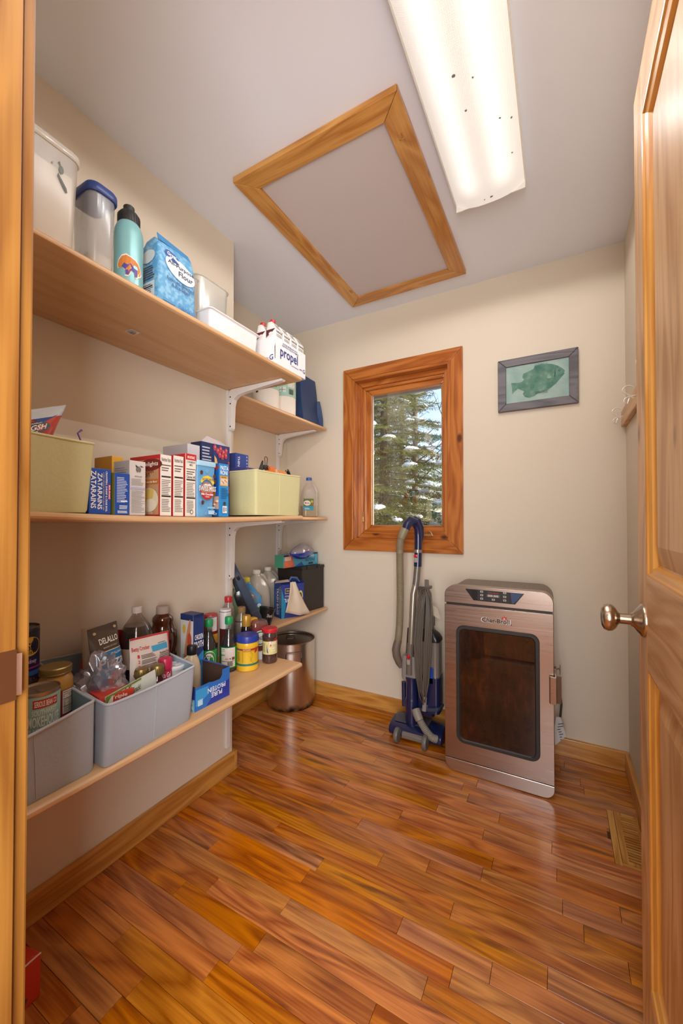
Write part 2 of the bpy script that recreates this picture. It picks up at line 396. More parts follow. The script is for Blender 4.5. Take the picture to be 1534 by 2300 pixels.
# doorway jamb and casing on the left, with the latch plate
jb = sroot('trim_1', 'pine door jamb at the left edge of the picture with a bronze strike plate')
obj('jamb', MB().box(-.592, .085, 0, -.572, .2255, 2.07), JPINE, jb, 0, .001)
obj('jamb', MB().box(.186, .085, 0, .206, .2255, 2.07), JPINE, jb, 0, .001)
obj('head_jamb', MB().box(-.592, .085, 2.05, .206, .2255, 2.07), PINE_X, jb, 0, .001)
obj('casing', MB().box(-.645, .2258, 0, -.577, .2415, 2.12), JPINE, jb, 0, .003)
obj('head_casing', MB().box(-.645, .2258, 2.055, .26, .2415, 2.12), PINE_X, jb, 0, .003)
obj('stop', MB().box(-.574, .12, 0, -.562, .165, 2.05), JPINE, jb, 0, .001)
BRONZE = mat('#5c361e', .42, .3)
sp = MB().box(-.5725, .172, .922, -.5705, .2255, .982)
sp.rings([[(-.5725, .2255, z), (-.5705, .2255, z), (-.5690, .2290, z), (-.5682, .2300, z), (-.5700, .2300, z), (-.5725, .2262, z)] for z in (.927, .977)])
spo = obj('strike_plate', sp, BRONZE, jb, 40)
obj('latch_hole', MB().box(-.5707, .190, .938, -.5700, .208, .966), mat('#1e0d08', .8), spo, 0)

# window
w1 = sroot('window_1', 'narrow pine-framed window looking out on snowy evergreens')
def miter(x0, z0, x1, z1, wd, y0, y1, names, mats, par, bev=.002):
    """four mitred boards round an opening, outer rectangle x0..x1, z0..z1"""
    o = [(x0, z0), (x1, z0), (x1, z1), (x0, z1)]; i = [(x0+wd, z0+wd), (x1-wd, z0+wd), (x1-wd, z1-wd), (x0+wd, z1-wd)]
    for k in range(4):
        j = (k+1) % 4; q = [o[k], o[j], i[j], i[k]]
        cx = sum(p[0] for p in q)/4; cz = sum(p[1] for p in q)/4
        q = [(cx+(p[0]-cx)*.9985, cz+(p[1]-cz)*.9985) for p in q]
        mb = MB(); mb.rings([[(p[0], y, p[1]) for p in q] for y in (y0, y1)])
        obj(names, mb, mats[k % 2], par, 0, bev)
WM = (WPINE_X, WPINE_Z)
miter(-1.206, .957, -.459, 2.105, .068, YB-.018, YB, 'casing', WM, w1)
miter(-1.139, 1.018, -.526, 2.037, .016, YB-.016, YB+.098, 'jamb_liner', WM, w1, .001)
miter(-1.123, 1.034, -.542, 2.021, .030, YB+.028, YB+.095, 'outer_frame', WM, w1, .002)
miter(-1.095, 1.062, -.558, 1.993, .022, YB+.040, YB+.09, 'stop_bead', WM, w1, .003)
miter(-1.078, 1.074, -.552, 1.981, .040, YB+.052, YB+.088, 'sash_rail', WM, w1, .004)
gm, n, l, p = newmat('window_glass')
tr = n.new('ShaderNodeBsdfTransparent'); gl = n.new('ShaderNodeBsdfGlossy'); gl.inputs['Roughness'].default_value = .0
lw = n.new('ShaderNodeLayerWeight'); lw.inputs[0].default_value = .1; mx = n.new('ShaderNodeMixShader')
ma = n.new('ShaderNodeMath'); ma.operation = 'MULTIPLY_ADD'; ma.inputs[1].default_value = .5; ma.inputs[2].default_value = .15; ma.use_clamp = True
l.new(lw.outputs['Fresnel'], ma.inputs[0]); l.new(ma.outputs[0], mx.inputs[0]); l.new(tr.outputs[0], mx.inputs[1]); l.new(gl.outputs[0], mx.inputs[2])
l.new(mx.outputs[0], n['Material Output'].inputs[0])
obj('pane', MB().box(-1.040, YB+.066, 1.110, -.59, YB+.070, 1.945), gm, w1, 0)
obj('glazing_bead', MB().box(-1.040, YB+.060, 1.110, -1.034, YB+.066, 1.945).box(-.596, YB+.060, 1.11, -.59, YB+.066, 1.945).box(-1.04, YB+.06, 1.110, -.59, YB+.066, 1.116), mat('#8a8a84', .5), w1, 0)
lk = MB().box(-1.090, YB+.022, 1.135, -1.080, YB+.030, 1.20); lk.tube([(-1.085, YB+.024, 1.16), (-1.078, YB+.006, 1.165), (-1.074, YB-.002, 1.135)], .004, 8)
obj('sash_lock', lk, mat('#b98a5c', .3, .6), w1, 40, .001)
ck = MB().box(-.69, YB+.01, 1.052, -.64, YB+.030, 1.066); ck.tube([(-.665, YB+.015, 1.066), (-.655, YB+.0, 1.082), (-.64, YB-.008, 1.075), (-.63, YB-.008, 1.055)], .0045, 8)
obj('crank_handle', ck, mat('#c79a66', .3, .6), w1, 40, .001)

# outside: soffit, snow, trees
struct(obj('ground_snow', MB().box(-14, YB+.4, -1.2, 14, 22, -1.0), mat('#eef2f8', .8, 0, .03, 2), smooth=0))
sf = thing('roof_soffit', 'grey slatted roof soffit seen through the top of the window', 'soffit', (0, 0, 0))
for i in range(14):
    obj('soffit_panel', MB().box(-2.0+i*.15, YB+.12, 2.095, -1.856+i*.15, YB+.52, 2.107), mat('#a3a5a8', .6), sf, 0, .003)
obj('fascia', MB().box(-2.0, YB+.52, 2.078, .1, YB+.545, 2.14), mat('#6f6a66', .6), sf, 0)
LEAF = []
for i, (a, b) in enumerate((('#4c5632', '#a0a45c'), ('#3c482e', '#848c54'), ('#626434', '#c0b46c'))):
    m, n, l, p = newmat('needles_%s' % 'abc'[i]); tc = n.new('ShaderNodeTexCoord'); nz = n.new('ShaderNodeTexNoise'); nz.inputs['Scale'].default_value = 5
    l.new(tc.outputs['Object'], nz.inputs[0]); r = ramp(n, [(.35, lin(a)), (.65, lin(b))]); l.new(nz.outputs[0], r.inputs[0])
    l.new(r.outputs[0], p.inputs['Base Color']); p.inputs['Roughness'].default_value = .35
    tl = n.new('ShaderNodeBsdfTranslucent'); l.new(r.outputs[0], tl.inputs[0]); ms = n.new('ShaderNodeMixShader'); ms.inputs[0].default_value = .4
    l.new(p.outputs[0], ms.inputs[1]); l.new(tl.outputs[0], ms.inputs[2]); l.new(ms.outputs[0], n['Material Output'].inputs[0]); LEAF.append(m)
BARK = wood('grey_bark', '#4a423a', '#7c7064', 2, 14, 0, rough=.9); SNOW = mat('#f4f6fb', .7, 0, .02, 5, .3)
def evergreen(x, y, h, r, seed, label, nb=70, leaf=0):
    R = random.Random(seed); t = thing('evergreen_tree', label, 'tree', (x, y, -1.0), group=None)
    mb = MB().lathe([(.11, 0), (.08, h*.5), (.015, h*.97)], 10); obj('trunk', mb, BARK, t)
    nm = MB(); sn = MB(); br = MB()
    for i in range(nb):
        f = (i+.5)/nb; z = h*(.10+.88*f); L = r*(1-f)**.75*R.uniform(.75, 1.1)+.12; a = i*2.39996+R.uniform(-.3, .3)
        ca, sa = math.cos(a), math.sin(a); droop = R.uniform(.15, .4)
        br.tube([(0, 0, z), (ca*L*.5, sa*L*.5, z-droop*L*.22), (ca*L, sa*L, z-droop*L*.6)], [.014, .009, .003], 4)
        m_ = max(6, int(L*16))
        for k in range(m_):
            q = (k+.5)/m_; px, py, pz = ca*L*q, sa*L*q, z-droop*L*.6*q
            for s_ in (-1, 1):
                tl_ = L*.42*(1-q*.5)*R.uniform(.6, 1.2)
                for e in range(16):
                    b0 = tl_*(e/16.); a2 = a+s_*R.uniform(.7, 1.2); bx, by, bz = px+math.cos(a2)*b0, py+math.sin(a2)*b0, pz-b0*.25
                    a3 = a2+R.uniform(-1.1, 1.1); ln = R.uniform(.045, .10); dz = R.uniform(-.06, .04); wv = .0055
                    nx, ny = -math.sin(a3)*wv, math.cos(a3)*wv
                    nm.add([(bx-nx, by-ny, bz), (bx+nx, by+ny, bz+R.uniform(-.01, .01)), (bx+math.cos(a3)*ln, by+math.sin(a3)*ln, bz+dz)], [(0, 1, 2)])
        for _ in range(R.choice((0, 1, 1, 2, 2))):
            q = R.uniform(.4, .98); s1 = R.uniform(.03, .11); cx, cy, cz = ca*L*q, sa*L*q, z-droop*L*.6*q+.02
            ring = []
            for zz, rr in ((-.40, .45), (-.25, .85), (0, 1), (.25, .82), (.42, .5), (.5, .15)):
                ring.append([(cx+math.cos(2*PI*j/12)*s1*rr*(1+.3*math.sin(3*j+s1*90)), cy+math.sin(2*PI*j/12)*s1*rr, cz+s1*zz*.9-abs(math.cos(2*PI*j/12-a))*.015) for j in range(12)])
            sn.rings(ring)
    obj('branches', br, BARK, t); o = obj('needles', nm, LEAF[leaf], t, 0); o['kind'] = 'stuff'; obj('snow_clumps', sn, SNOW, t, 60)['kind'] = 'stuff'
evergreen(-2.35, 5.6, 5.6, 1.75, 1, 'bushy evergreen nearest the window holding lumps of snow', 150, 0)
evergreen(-.65, 5.9, 4.6, 1.5, 3, 'yellow-green evergreen at the right of the window view', 110, 2)
evergreen(-3.3, 9.0, 6.5, 2.3, 12, 'wide dark evergreen behind the nearest one', 120, 1)
evergreen(-1.6, 10.5, 6.0, 2.2, 13, 'dark evergreen far behind at the right of the window', 110, 1)
evergreen(-4.9, 11.5, 6.0, 2.4, 14, 'dark evergreen far behind at the left of the window', 110, 1)
evergreen(-4.6, 6.6, 5.2, 1.6, 2, 'evergreen at the left edge of the window view', 110, 1)
def bare(x, y, h, r, seed, label):
    R = random.Random(seed); t = thing('bare_tree', label, 'tree', (x, y, -1.0))
    obj('trunk', MB().tube([(0, 0, 0), (R.uniform(-.05, .05), 0, h*.5), (R.uniform(-.2, .2), 0, h)], [r, r*.8, r*.4], 10), BARK, t)
    mb = MB()
    for i in range(26):
        z = h*(.25+.73*i/26); a = R.uniform(0, 2*PI); L = R.uniform(.5, 1.3); p1 = (math.cos(a)*L*.5, math.sin(a)*L*.5, z+L*.35); p2 = (math.cos(a)*L, math.sin(a)*L, z+L*R.uniform(.6, 1.1))
        mb.tube([(0, 0, z), p1, p2], [.022, .012, .005], 5)
        for k in range(4):
            b = a+R.uniform(-1.2, 1.2); l2 = L*.4; mb.tube([p1, (p1[0]+math.cos(b)*l2, p1[1]+math.sin(b)*l2, p1[2]+l2*.8)], [.008, .003], 4)
    obj('branches', mb, BARK, t)
for i, (x, y, h, r, lb) in enumerate(((-2.9, 8.6, 6.5, .08, 'thin bare trunk at the left of the window top'), (-5.0, 10.4, 7, .10, 'slim bare trunk farther left in the window top'),
        (-3.1, 12.4, 8.5, .17, 'thick bare trunk in the middle of the window top'), (-.6, 9.4, 6.8, .10, 'bare branching tree at the upper right of the window'))):
    bare(x, y, h, r, 20+i, lb)
R = random.Random(3)
# attic hatch
ah = thing('attic_hatch', 'square attic hatch in the ceiling with a knotty pine frame and plain panel', 'hatch', (0, 0, 0))
o = [(-1.072, 1.084), (-.412, 1.084), (-.412, 2.075), (-1.072, 2.075)]; wd = .072
ii = [(o[0][0]+wd, o[0][1]+wd), (o[1][0]-wd, o[1][1]+wd), (o[2][0]-wd, o[2][1]-wd), (o[3][0]+wd, o[3][1]-wd)]
for k in range(4):
    j = (k+1) % 4; q = [o[k], o[j], ii[j], ii[k]]; cx = sum(p[0] for p in q)/4; cy = sum(p[1] for p in q)/4
    q = [(cx+(p[0]-cx)*.9975, cy+(p[1]-cy)*.9975) for p in q]
    obj('frame_board', MB().rings([[(p[0], p[1], z) for p in q] for z in (2.418, 2.4395)]), (PINE_X, PINE_Y)[k % 2], ah, 0, .002)
obj('panel', MB().box(-1.002, 1.154, 2.430, -.482, 2.005, 2.4392), mat('#cfc6c4', .85, 0, .01, 3), ah, 0)
hk = MB().tube([(-.446, 1.215, 2.418), (-.446, 1.215, 2.409)]+[(-.446+.007*math.sin(a), 1.215, 2.402+.007*math.cos(a)) for a in [x*PI/5 for x in range(0, 8)]], .0014, 6)
obj('screw_hook', hk, mat('#c8a24a', .3, .9), ah, 40)

# fluorescent ceiling light: pan, prismatic lens lit from behind by two tubes, and the lamp light itself
LX0, LX1, LY0, LY1 = -.352, -.100, .36, 1.585
cl = thing('ceiling_light', 'long fluorescent ceiling light with a dimpled white wraparound lens', 'ceiling light', (0, 0, 0))
obj('housing', MB().box(LX0+.012, LY0+.004, 2.398, LX1-.012, LY1-.004, 2.4395), WHITEMETAL, cl, 0, .003)
m, n, l, p = newmat('prismatic_lens_lit'); tc = n.new('ShaderNodeTexCoord'); sx = n.new('ShaderNodeSeparateXYZ'); l.new(tc.outputs['Object'], sx.inputs[0])
def mth(op, a, b=None, c=None):
    q = n.new('ShaderNodeMath'); q.operation = op
    for i, v in enumerate((a, b, c)):
        if v is None: continue
        if isinstance(v, (int, float)): q.inputs[i].default_value = v
        else: l.new(v, q.inputs[i])
    return q.outputs[0]
def bell(c, w):
    d = mth('SUBTRACT', sx.outputs[0], c); d = mth('MULTIPLY', d, d); d = mth('MULTIPLY', d, -1/(w*w)); return mth('EXPONENT', d)
tub = mth('ADD', bell(-.285, .036), bell(-.168, .036))
end = mth('MULTIPLY', mth('SUBTRACT', LY1-.035, sx.outputs[1]), 14); end = n.new('ShaderNodeClamp'); l.new(mth('MULTIPLY', mth('SUBTRACT', LY1-.04, sx.outputs[1]), 14), end.inputs[0])
tub = mth('MULTIPLY', tub, end.outputs[0])
PIT = 2*PI/.0075
dm = mth('MULTIPLY', mth('SINE', mth('MULTIPLY', mth('ADD', sx.outputs[0], sx.outputs[1]), PIT*.7071)), mth('SINE', mth('MULTIPLY', mth('SUBTRACT', sx.outputs[0], sx.outputs[1]), PIT*.7071)))
st = mth('ADD', mth('MULTIPLY_ADD', tub, .40, .36), mth('MULTIPLY', dm, .08))
p.inputs['Base Color'].default_value = lin('#e9e6e0'); p.inputs['Roughness'].default_value = .3
p.inputs['Emission Color'].default_value = (1, .965, .90, 1); l.new(st, p.inputs['Emission Strength'])
lens = MB(); rr = []
for k in range(13):
    a = k/12; x = LX0+(LX1-LX0)*a; z = 2.400-.036*(1-abs(2*a-1)**3.0); rr.append((x, z))
lens.rings([[(x, y, z) for x, z in rr]+[(LX1, y, 2.407), (LX0, y, 2.407)] for y in (LY0, LY1)])
obj('lens', lens, m, cl, 50, .0015)
obj('lens_edge', MB().box(LX0-.003, LY0, 2.398, LX0+.003, LY1, 2.408).box(LX1-.003, LY0, 2.398, LX1+.003, LY1, 2.408).box(LX0, LY1-.002, 2.372, LX1, LY1+.003, 2.408), mat('#efece4', .3), cl, 0, .001)
bug = MB(); R = random.Random(4)
for (x, y, s_) in ((-.245, 1.08, .006), (-.20, 1.11, .003), (-.235, 1.19, .004), (-.150, 1.27, .004), (-.12, 1.3, .004), (-.13, 1.42, .003), (-.215, 1.555, .006), (-.24, 1.558, .003)):
    a = (x-LX0)/(LX1-LX0); z = 2.400-.036*(1-abs(2*a-1)**3)-.0012
    bug.rings([[(x+s_*q*math.cos(t_)*R.uniform(.6, 1.2), y+s_*q*math.sin(t_)*R.uniform(.6, 1.2), z-e) for t_ in [i*PI/3.5 for i in range(7)]] for q, e in ((1, 0), (.6, .0012))])
obj('dead_insects', bug, mat('#8b857c', .8), cl, 0)['kind'] = 'stuff'
for ix, x in enumerate((-.285, -.168)):
    for k in range(6):
        ld = bpy.data.lights.new('tube_light', 'SPOT'); lo = bpy.data.objects.new('tube_light', ld); COL.objects.link(lo); lo.parent = cl
        ld.energy = 1.6; ld.spot_size = math.radians(179); ld.spot_blend = .12; ld.shadow_soft_size = 0; ld.color = (1, .985, .96); lo.location = (x, LY0+.11+k*.2, 2.352)

# floor vent
fv = thing('floor_vent', 'wooden floor register with louvre slats beside the right wall', 'floor vent', (0, 0, 0))
obj('border_board', MB().box(.1560, 1.5974, -.010, .177, 1.8777, .0004), VENTWOOD_Y, fv, 0, .0006)
obj('end_border', MB().box(.1775, 1.5974, -.010, .254, 1.611, .0004), VENTWOOD, fv, 0, .0006)
fr_ = MB().box(.178, 1.612, -.010, .197, 1.877, .0024).box(.244, 1.612, -.010, .254, 1.877, .0024).box(.197, 1.612, -.010, .244, 1.626, .0024).box(.197, 1.863, -.010, .244, 1.877, .0024)
obj('frame', fr_, VENTWOOD_Y, fv, 0, .0006)
obj('duct_well', MB().box(.197, 1.626, -.0115, .244, 1.863, -.0105), mat('#150b06', .9), fv, 0)
for k in range(18):
    y = 1.6285+k*.01305; z = -.0005
    obj('slat', MB().box(.197, y+.0035, -.0045, .244, y+(.0115 if k > 9 else .0105), .0016 if k < 10 else .0012), VENTWOOD, fv, 0)
obj('damper', MB().box(.197, 1.757, -.0060, .244, 1.863, -.0050), VENTWOOD, fv, 0)
# coat rail on the right wall
cr = thing('coat_rail', 'short pine board with wire coat hooks high on the right wall', 'coat rail', (0, 0, 0))
obj('board', MB().box(XR-.02, 1.30, 1.572, XR-.0002, 2.200, 1.642), PINE_Y, cr, 0, .002)
for y in (2.13, 1.80, 1.5):
    hk = MB()
    for s_, rr_ in ((1, .015), (-1, .013)):
        pts = [(XR-.021, y+s_*.004, 1.605), (XR-.040, y+s_*.004, 1.604+s_*.004)]+[(XR-.042-rr_*math.sin(a)*1.2, y+s_*.006, 1.604+s_*.012-rr_*math.cos(a)+(.016 if s_ > 0 else -.004)) for a in [PI*.1+x*PI/8 for x in range(0, 11)]]
        hk.tube(pts, .0024, 8)
    obj('hook', hk, mat('#e7e0d6', .3, .2), cr, 40)

# framed fish print on the back wall
pc = thing('fish_picture', 'green fish print in a grey wooden frame on the back wall', 'picture', (0, 0, 0))
x0, x1, z0, z1 = -.277, .087, 1.710, 1.980; y0 = YB-.022
miter(x0, z0, x1, z1, .040, y0, YB-.0005, 'frame_side', (GREYWOOD, GREYWOOD), pc, .003)
obj('backing', MB().box(x0+.038, YB-.012, z0+.038, x1-.038, YB-.001, z1-.038), mat('#9db0aa', .7), pc, 0)
m, n, l, p = newmat('washed_teal_paper'); tc = n.new('ShaderNodeTexCoord'); nz = n.new('ShaderNodeTexNoise'); nz.inputs['Scale'].default_value = 14; nz.inputs['Detail'].default_value = 6
l.new(tc.outputs['Object'], nz.inputs[0]); r = ramp(n, [(.3, lin('#86a59d')), (.7, lin('#a9bdb5'))]); l.new(nz.outputs[0], r.inputs[0]); l.new(r.outputs[0], p.inputs['Base Color']); p.inputs['Roughness'].default_value = .7
m2, n, l, p = newmat('fish_ink'); tc = n.new('ShaderNodeTexCoord'); nz = n.new('ShaderNodeTexNoise'); nz.inputs['Scale'].default_value = 26; nz.inputs['Detail'].default_value = 6
l.new(tc.outputs['Object'], nz.inputs[0]); r = ramp(n, [(.3, lin('#3f6f62')), (.55, lin('#628a78')), (.75, lin('#8ca890'))]); l.new(nz.outputs[0], r.inputs[0]); l.new(r.outputs[0], p.inputs['Base Color']); p.inputs['Roughness'].default_value = .7
P = Print().on(lambda u, v, o: (x0+.04+u*(x1-x0-.08), YB-.0125-o, z0+.04+v*(z1-z0-.08)))
P.rect(0, 0, 1, 1, m)
top = [(.10, .38), (.085, .56), (.20, .535), (.26, .545), (.30, .60), (.27, .66), (.285, .76), (.36, .80), (.44, .84), (.50, .92), (.58, .955), (.66, .93), (.74, .90), (.83, .83), (.90, .74), (.945, .665), (.925, .62), (.94, .60)]
bot = [(.88, .50), (.80, .36), (.70, .25), (.60, .20), (.52, .18), (.47, .12), (.38, .085), (.31, .13), (.275, .22), (.30, .28), (.25, .33), (.20, .38), (.15, .33), (.10, .25)]
P.poly(top+bot, m2); K = mat('#1f4a40', .7)
for i in range(16): P.poly([(.46+i*.013, .87+.05*math.sin(i*.2)), (.475+i*.013, .98 if i % 2 else .94), (.48+i*.013, .88)], m2)
P.oval(.855, .70, .014, .026, K); P.oval(.855, .70, .006, .011, m)
P.poly([(.79, .78), (.80, .62), (.775, .50), (.785, .62)], K); P.oval(.70, .55, .035, .03, '#7fa08a'); P.lines(.48, .17, .70, .24, 3, K, .3)
P.done(pc, 'fish_print')
# tiny holes and wall hook right of the alcove shelf
# door leaf, open against the right wall
dr = sroot('door_1', 'open knotty pine panel door at the right edge with a nickel knob')
dx0, dx1 = .147, .182; dy0, dy1 = .285, 1.04; st = .088; top_z, bz = 2.038, .012
obj('stile', MB().box(dx0, dy1-st, bz, dx1, dy1, top_z), DOORWOOD, dr, 0, .0015)
obj('stile', MB().box(dx0, dy0, bz, dx1, dy0+st, top_z), DOORWOOD, dr, 0, .0015)
rails = ((bz, .242), (.85, 1.03), (1.938, top_z))
for a, b in rails: obj('rail', MB().box(dx0, dy0+st, a, dx1, dy1-st, b), DOORWOOD_Y, dr, 0, .001)
ya, yb = dy0+st, dy1-st
for a, b in ((.242, .85), (1.03, 1.938)):
    # stepped moulding slopes from the face of the frame in to the panel
    def sq(k, x): return [(x, ya+k, a+k), (x, yb-k, a+k), (x, yb-k, b-k), (x, ya+k, b-k)]
    pr = [(0, dx0+.0002), (.004, dx0+.001), (.006, dx0+.004), (.016, dx0+.008), (.020, dx0+.015), (.024, dx0+.0155)]
    for k in range(4):
        j = (k+1) % 4; mb = MB(); vs = [];
        for kk, xx in pr: q = sq(kk, xx); vs.append([q[k], q[j]])
        for kk, xx in ((.024, dx0+.019), (0, dx0+.019)): q = sq(kk, xx); vs.append([q[k], q[j]])
        n_ = len(vs); flat = [p for v in vs for p in v]
        mb.add(flat, [(2*i, 2*i+1, 2*((i+1) % n_)+1, 2*((i+1) % n_)) for i in range(n_)]+[tuple(2*i for i in range(n_)), tuple(2*i+1 for i in range(n_))[::-1]])
        obj('moulding', mb, (DOORAMBER_Y, DOORAMBER)[k % 2], dr, 0)
    mb = MB().rings([sq(.022, dx0+.0158), sq(.026, dx0+.0150), sq(.060, dx0+.0075), sq(.066, dx0+.0075)], cap0=False); mb.rings([sq(.018, dx0+.0165), sq(.018, dx1-.004)])
    obj('raised_panel', mb, DOORWOOD, dr, 0, .0008)
kb = MB(); KY, KZ = .981, .938
def latx(prof, mb): return mb.rings([[(dx0-x, KY+r*math.cos(2*PI*j/32), KZ+r*math.sin(2*PI*j/32)) for j in range(32)] for r, x in prof])
rose = obj('rose', latx([(.033, -.0005), (.033, .003), (.031, .006), (.027, .008), (.024, .011), (.015, .017), (.0125, .022)], MB()), NICKEL, dr, 35)
obj('knob', latx([(.0105, .018), (.0105, .040), (.013, .043), (.021, .047), (.0265, .053), (.0275, .060), (.025, .067), (.018, .071), (.008, .0725)], MB()), NICKEL, dr, 35)
for z in (.3, 1.05, 1.8): obj('hinge', MB().box(dx0+.004, dy0-.003, z, dx1-.006, dy0, z+.09), mat('#8d7a5a', .4, .8), dr, 0)

# ---------------------------------------------------------------- shelves and brackets
def shelf_z(y):
    pts = ((.2, .0215+1.140), (.39, 1.1575), (.62, 1.1515), (.93, 1.1500), (1.38, 1.1625))
    for (a, b), (c, d) in zip(pts, pts[1:]):
        if y <= c: return b+(d-b)*(y-a)/(c-a)
    return pts[-1][1]
def shelf(name, label, x0, x1, y0, y1, zf, th=.019):
    mb = MB(); ring = []
    n_ = 14
    for i in range(n_+1):
        y = y0+(y1-y0)*i/n_; z = zf(y); e = th/2
        prof = [(x0, y, z-th), (x1-e, y, z-th)]+[(x1-e+e*math.sin(a), y, z-e-e*math.cos(a)) for a in [PI*k/6 for k in range(1, 6)]]+[(x1-e, y, z), (x0, y, z)]
        ring.append(prof)
    mb.rings(ring); o = obj(name, mb, LAM, None, 30); return tag(o, label, 'shelf')
ZT, ZL, ZA1, ZA2, ZA3 = 1.753, .540, 1.741, 1.165, .587
s1 = shelf('shelf', 'top maple shelf on the left wall above the food boxes', XL+.001, -.953, YF+.02, 1.372, lambda y: ZT)
s2 = shelf('shelf', 'middle maple shelf on the left wall carrying food boxes', XL+.001, -.953, YF+.02, 1.383, shelf_z)
s3 = shelf('shelf', 'bottom maple shelf on the left wall holding the grey bins', XL+.001, -.953, YF+.02, 1.378, lambda y: ZL)
s4 = shelf('shelf', 'upper maple shelf in the alcove under the paper towels', XA+.001, -1.302, YE+.03, 2.153, lambda y: ZA1)
s5 = shelf('shelf', 'middle maple shelf in the alcove under the juice jug', XA+.001, -1.302, 1.40, 2.165, lambda y: ZA2)
s6 = shelf('shelf', 'lowest maple shelf in the alcove under the water jugs', XA+.001, -1.302, 1.40, 2.165, lambda y: ZA3)
P = Print().on(lambda u, v, o: (-1.175+(u-.5)*.030*.6-(v-.5)*.0, .755+(u-.5)*.0, ZT-.019-o))
P = Print().on(lambda u, v, o: (-1.190+v*.034, .742+u*.030, ZT-.0190-o)); P.rect(0, 0, 1, 1, '#efe9e4'); P.bars(.1, .1, .9, .55, n=12, vert=True); P.lines(.1, .62, .9, .92, 3, '#8a8480'); P.done(s1, 'barcode_sticker')
def standard(x, y, z0, z1, label):
    t = thing('wall_standard', label, 'shelf standard', (0, 0, 0)); mb = MB().box(x, y-.012, z0, x+.014, y+.012, z1); obj('rail', mb, WHITEMETAL, t, 0, .002)
    return t
ws1 = standard(XL+.0004, 1.312, .12, 1.733, 'white slotted metal standard on the left wall near its outer corner')
ws2 = standard(XA+.0004, 2.10, .45, 1.721, 'white metal standard in the back corner of the alcove')
def bracket(x, y, z, L, drop, label, grp=None):
    t = thing('shelf_bracket', label, 'bracket', (0, 0, 0)); w_ = .012
    pts = [(x+.003, z-drop), (x+.012, z-drop-.006), (x+.020, z-drop+.004), (x+.024, z-.075), (x+.032, z-.048), (x+.055, z-.032), (x+.10, z-.026), (x+L, z-.010), (x+L+.006, z-.004), (x+L, z-.0005), (x+.02, z-.0005), (x+.006, z-.006), (x+.001, z-.02)]
    mb = MB().rings([[(px, yy, pz) for px, pz in pts] for yy in (y-w_, y+w_)]); o = obj('arm', mb, WHITEMETAL, t, 30, .0015)
    for zz, yy in ((z-.035, y-w_-.0006), (z-.065, y-w_-.0006), (z-drop+.012, y-w_-.0006)): obj('screw_hole', MB().rings([[(x+.013+.0035*math.cos(a), q, zz+.0035*math.sin(a)) for a in [k*PI/6 for k in range(12)]] for q in (yy, yy+.0004)]), BLACKHOLE, t, 0)
    return t
bracket(XL+.015, 1.312, ZT-.0195, .300, .18, 'white bracket under the right end of the top left shelf')
bracket(XL+.015, 1.312, shelf_z(1.31)-.0195, .300, .26, 'white bracket under the middle left shelf')
bracket(XL+.015, 1.312, ZL-.0195, .300, .14, 'white bracket under the bottom left shelf')
bracket(XA+.015, 2.10, ZA1-.0195, .290, .14, 'white bracket under the upper alcove shelf')
bracket(XA+.015, 2.10, ZA2-.0195, .290, .20, 'white bracket under the middle alcove shelf')
bracket(XA+.015, 2.10, ZA3-.0195, .290, .10, 'white bracket under the lowest alcove shelf')
# ================================================================ things on the shelves
# left-wall things face +X: turned by 90 degrees so local -y is the front and local +x runs deeper into the room
Q = PI/2
def crate(name, label, cat, xf, ya, yb, z, z1, dep, cols, group=None, rot=0, bevel=.0012, part='carton', open_=False, mats_=None):
    """a carton: cols = side colours (front, left, other)"""
    w, h = yb-ya, z1-z
    t = thing(name, label, cat, (xf-dep/2, (ya+yb)/2, z+.0004), Q+rot, group)
    M_ = [mat(c, .42, var=.03) if isinstance(c, str) else c for c in cols]
    if not open_: obj(part, MB().box(-w/2, -dep/2, 0, w/2, dep/2, h, ms=[2, 2, 0, 2, 2, 1]), M_, t, 0, bevel)
    return t, face('F', w, dep, h), face('L', w, dep, h), face('T', w, dep, h), (w, dep, h)
def walls_open(w, d, h, th=.0015, hf=None):
    mb = MB(); hf = hf or (h, h, h, h)   # heights: front right back left
    mb.box(-w/2, -d/2, 0, w/2, d/2, th); mb.box(-w/2, -d/2, 0, w/2, -d/2+th, hf[0]); mb.box(w/2-th, -d/2+th, 0, w/2, d/2-th, hf[1])
    mb.box(-w/2, d/2-th, 0, w/2, d/2, hf[2]); mb.box(-w/2, -d/2+th, 0, -w/2+th, d/2-th, hf[3]); return mb
def bottle(name, label, cat, x, y, z, prof, m, rot=0, group=None, cap=None, capm=None, liquid=None, liqm=None, seg=32, part='body', tilt=(0, 0)):
    t = thing(name, label, cat, (x, y, z+.0004), (tilt[0], tilt[1], rot), group)
    obj(part, MB().lathe(prof, seg), m, t, 35)
    if liquid:
        lq = [(r-.0016, zz) for r, zz in prof if zz <= liquid]
        lq = [(lq[0][0], lq[0][1]+.0015)]+lq[1:]+[(lq[-1][0], liquid)]
        obj('contents', MB().lathe(lq, seg), liqm, t, 35)
    if cap: obj('cap', MB().lathe(cap, seg), capm, t, 35)
    return t
FC = math.atan2(.85, -1.1)   # bearing that turns a round thing's label to the doorway
def turn(x, y): return math.atan2(-y, -x)+PI/2  # local -y looks at the doorway

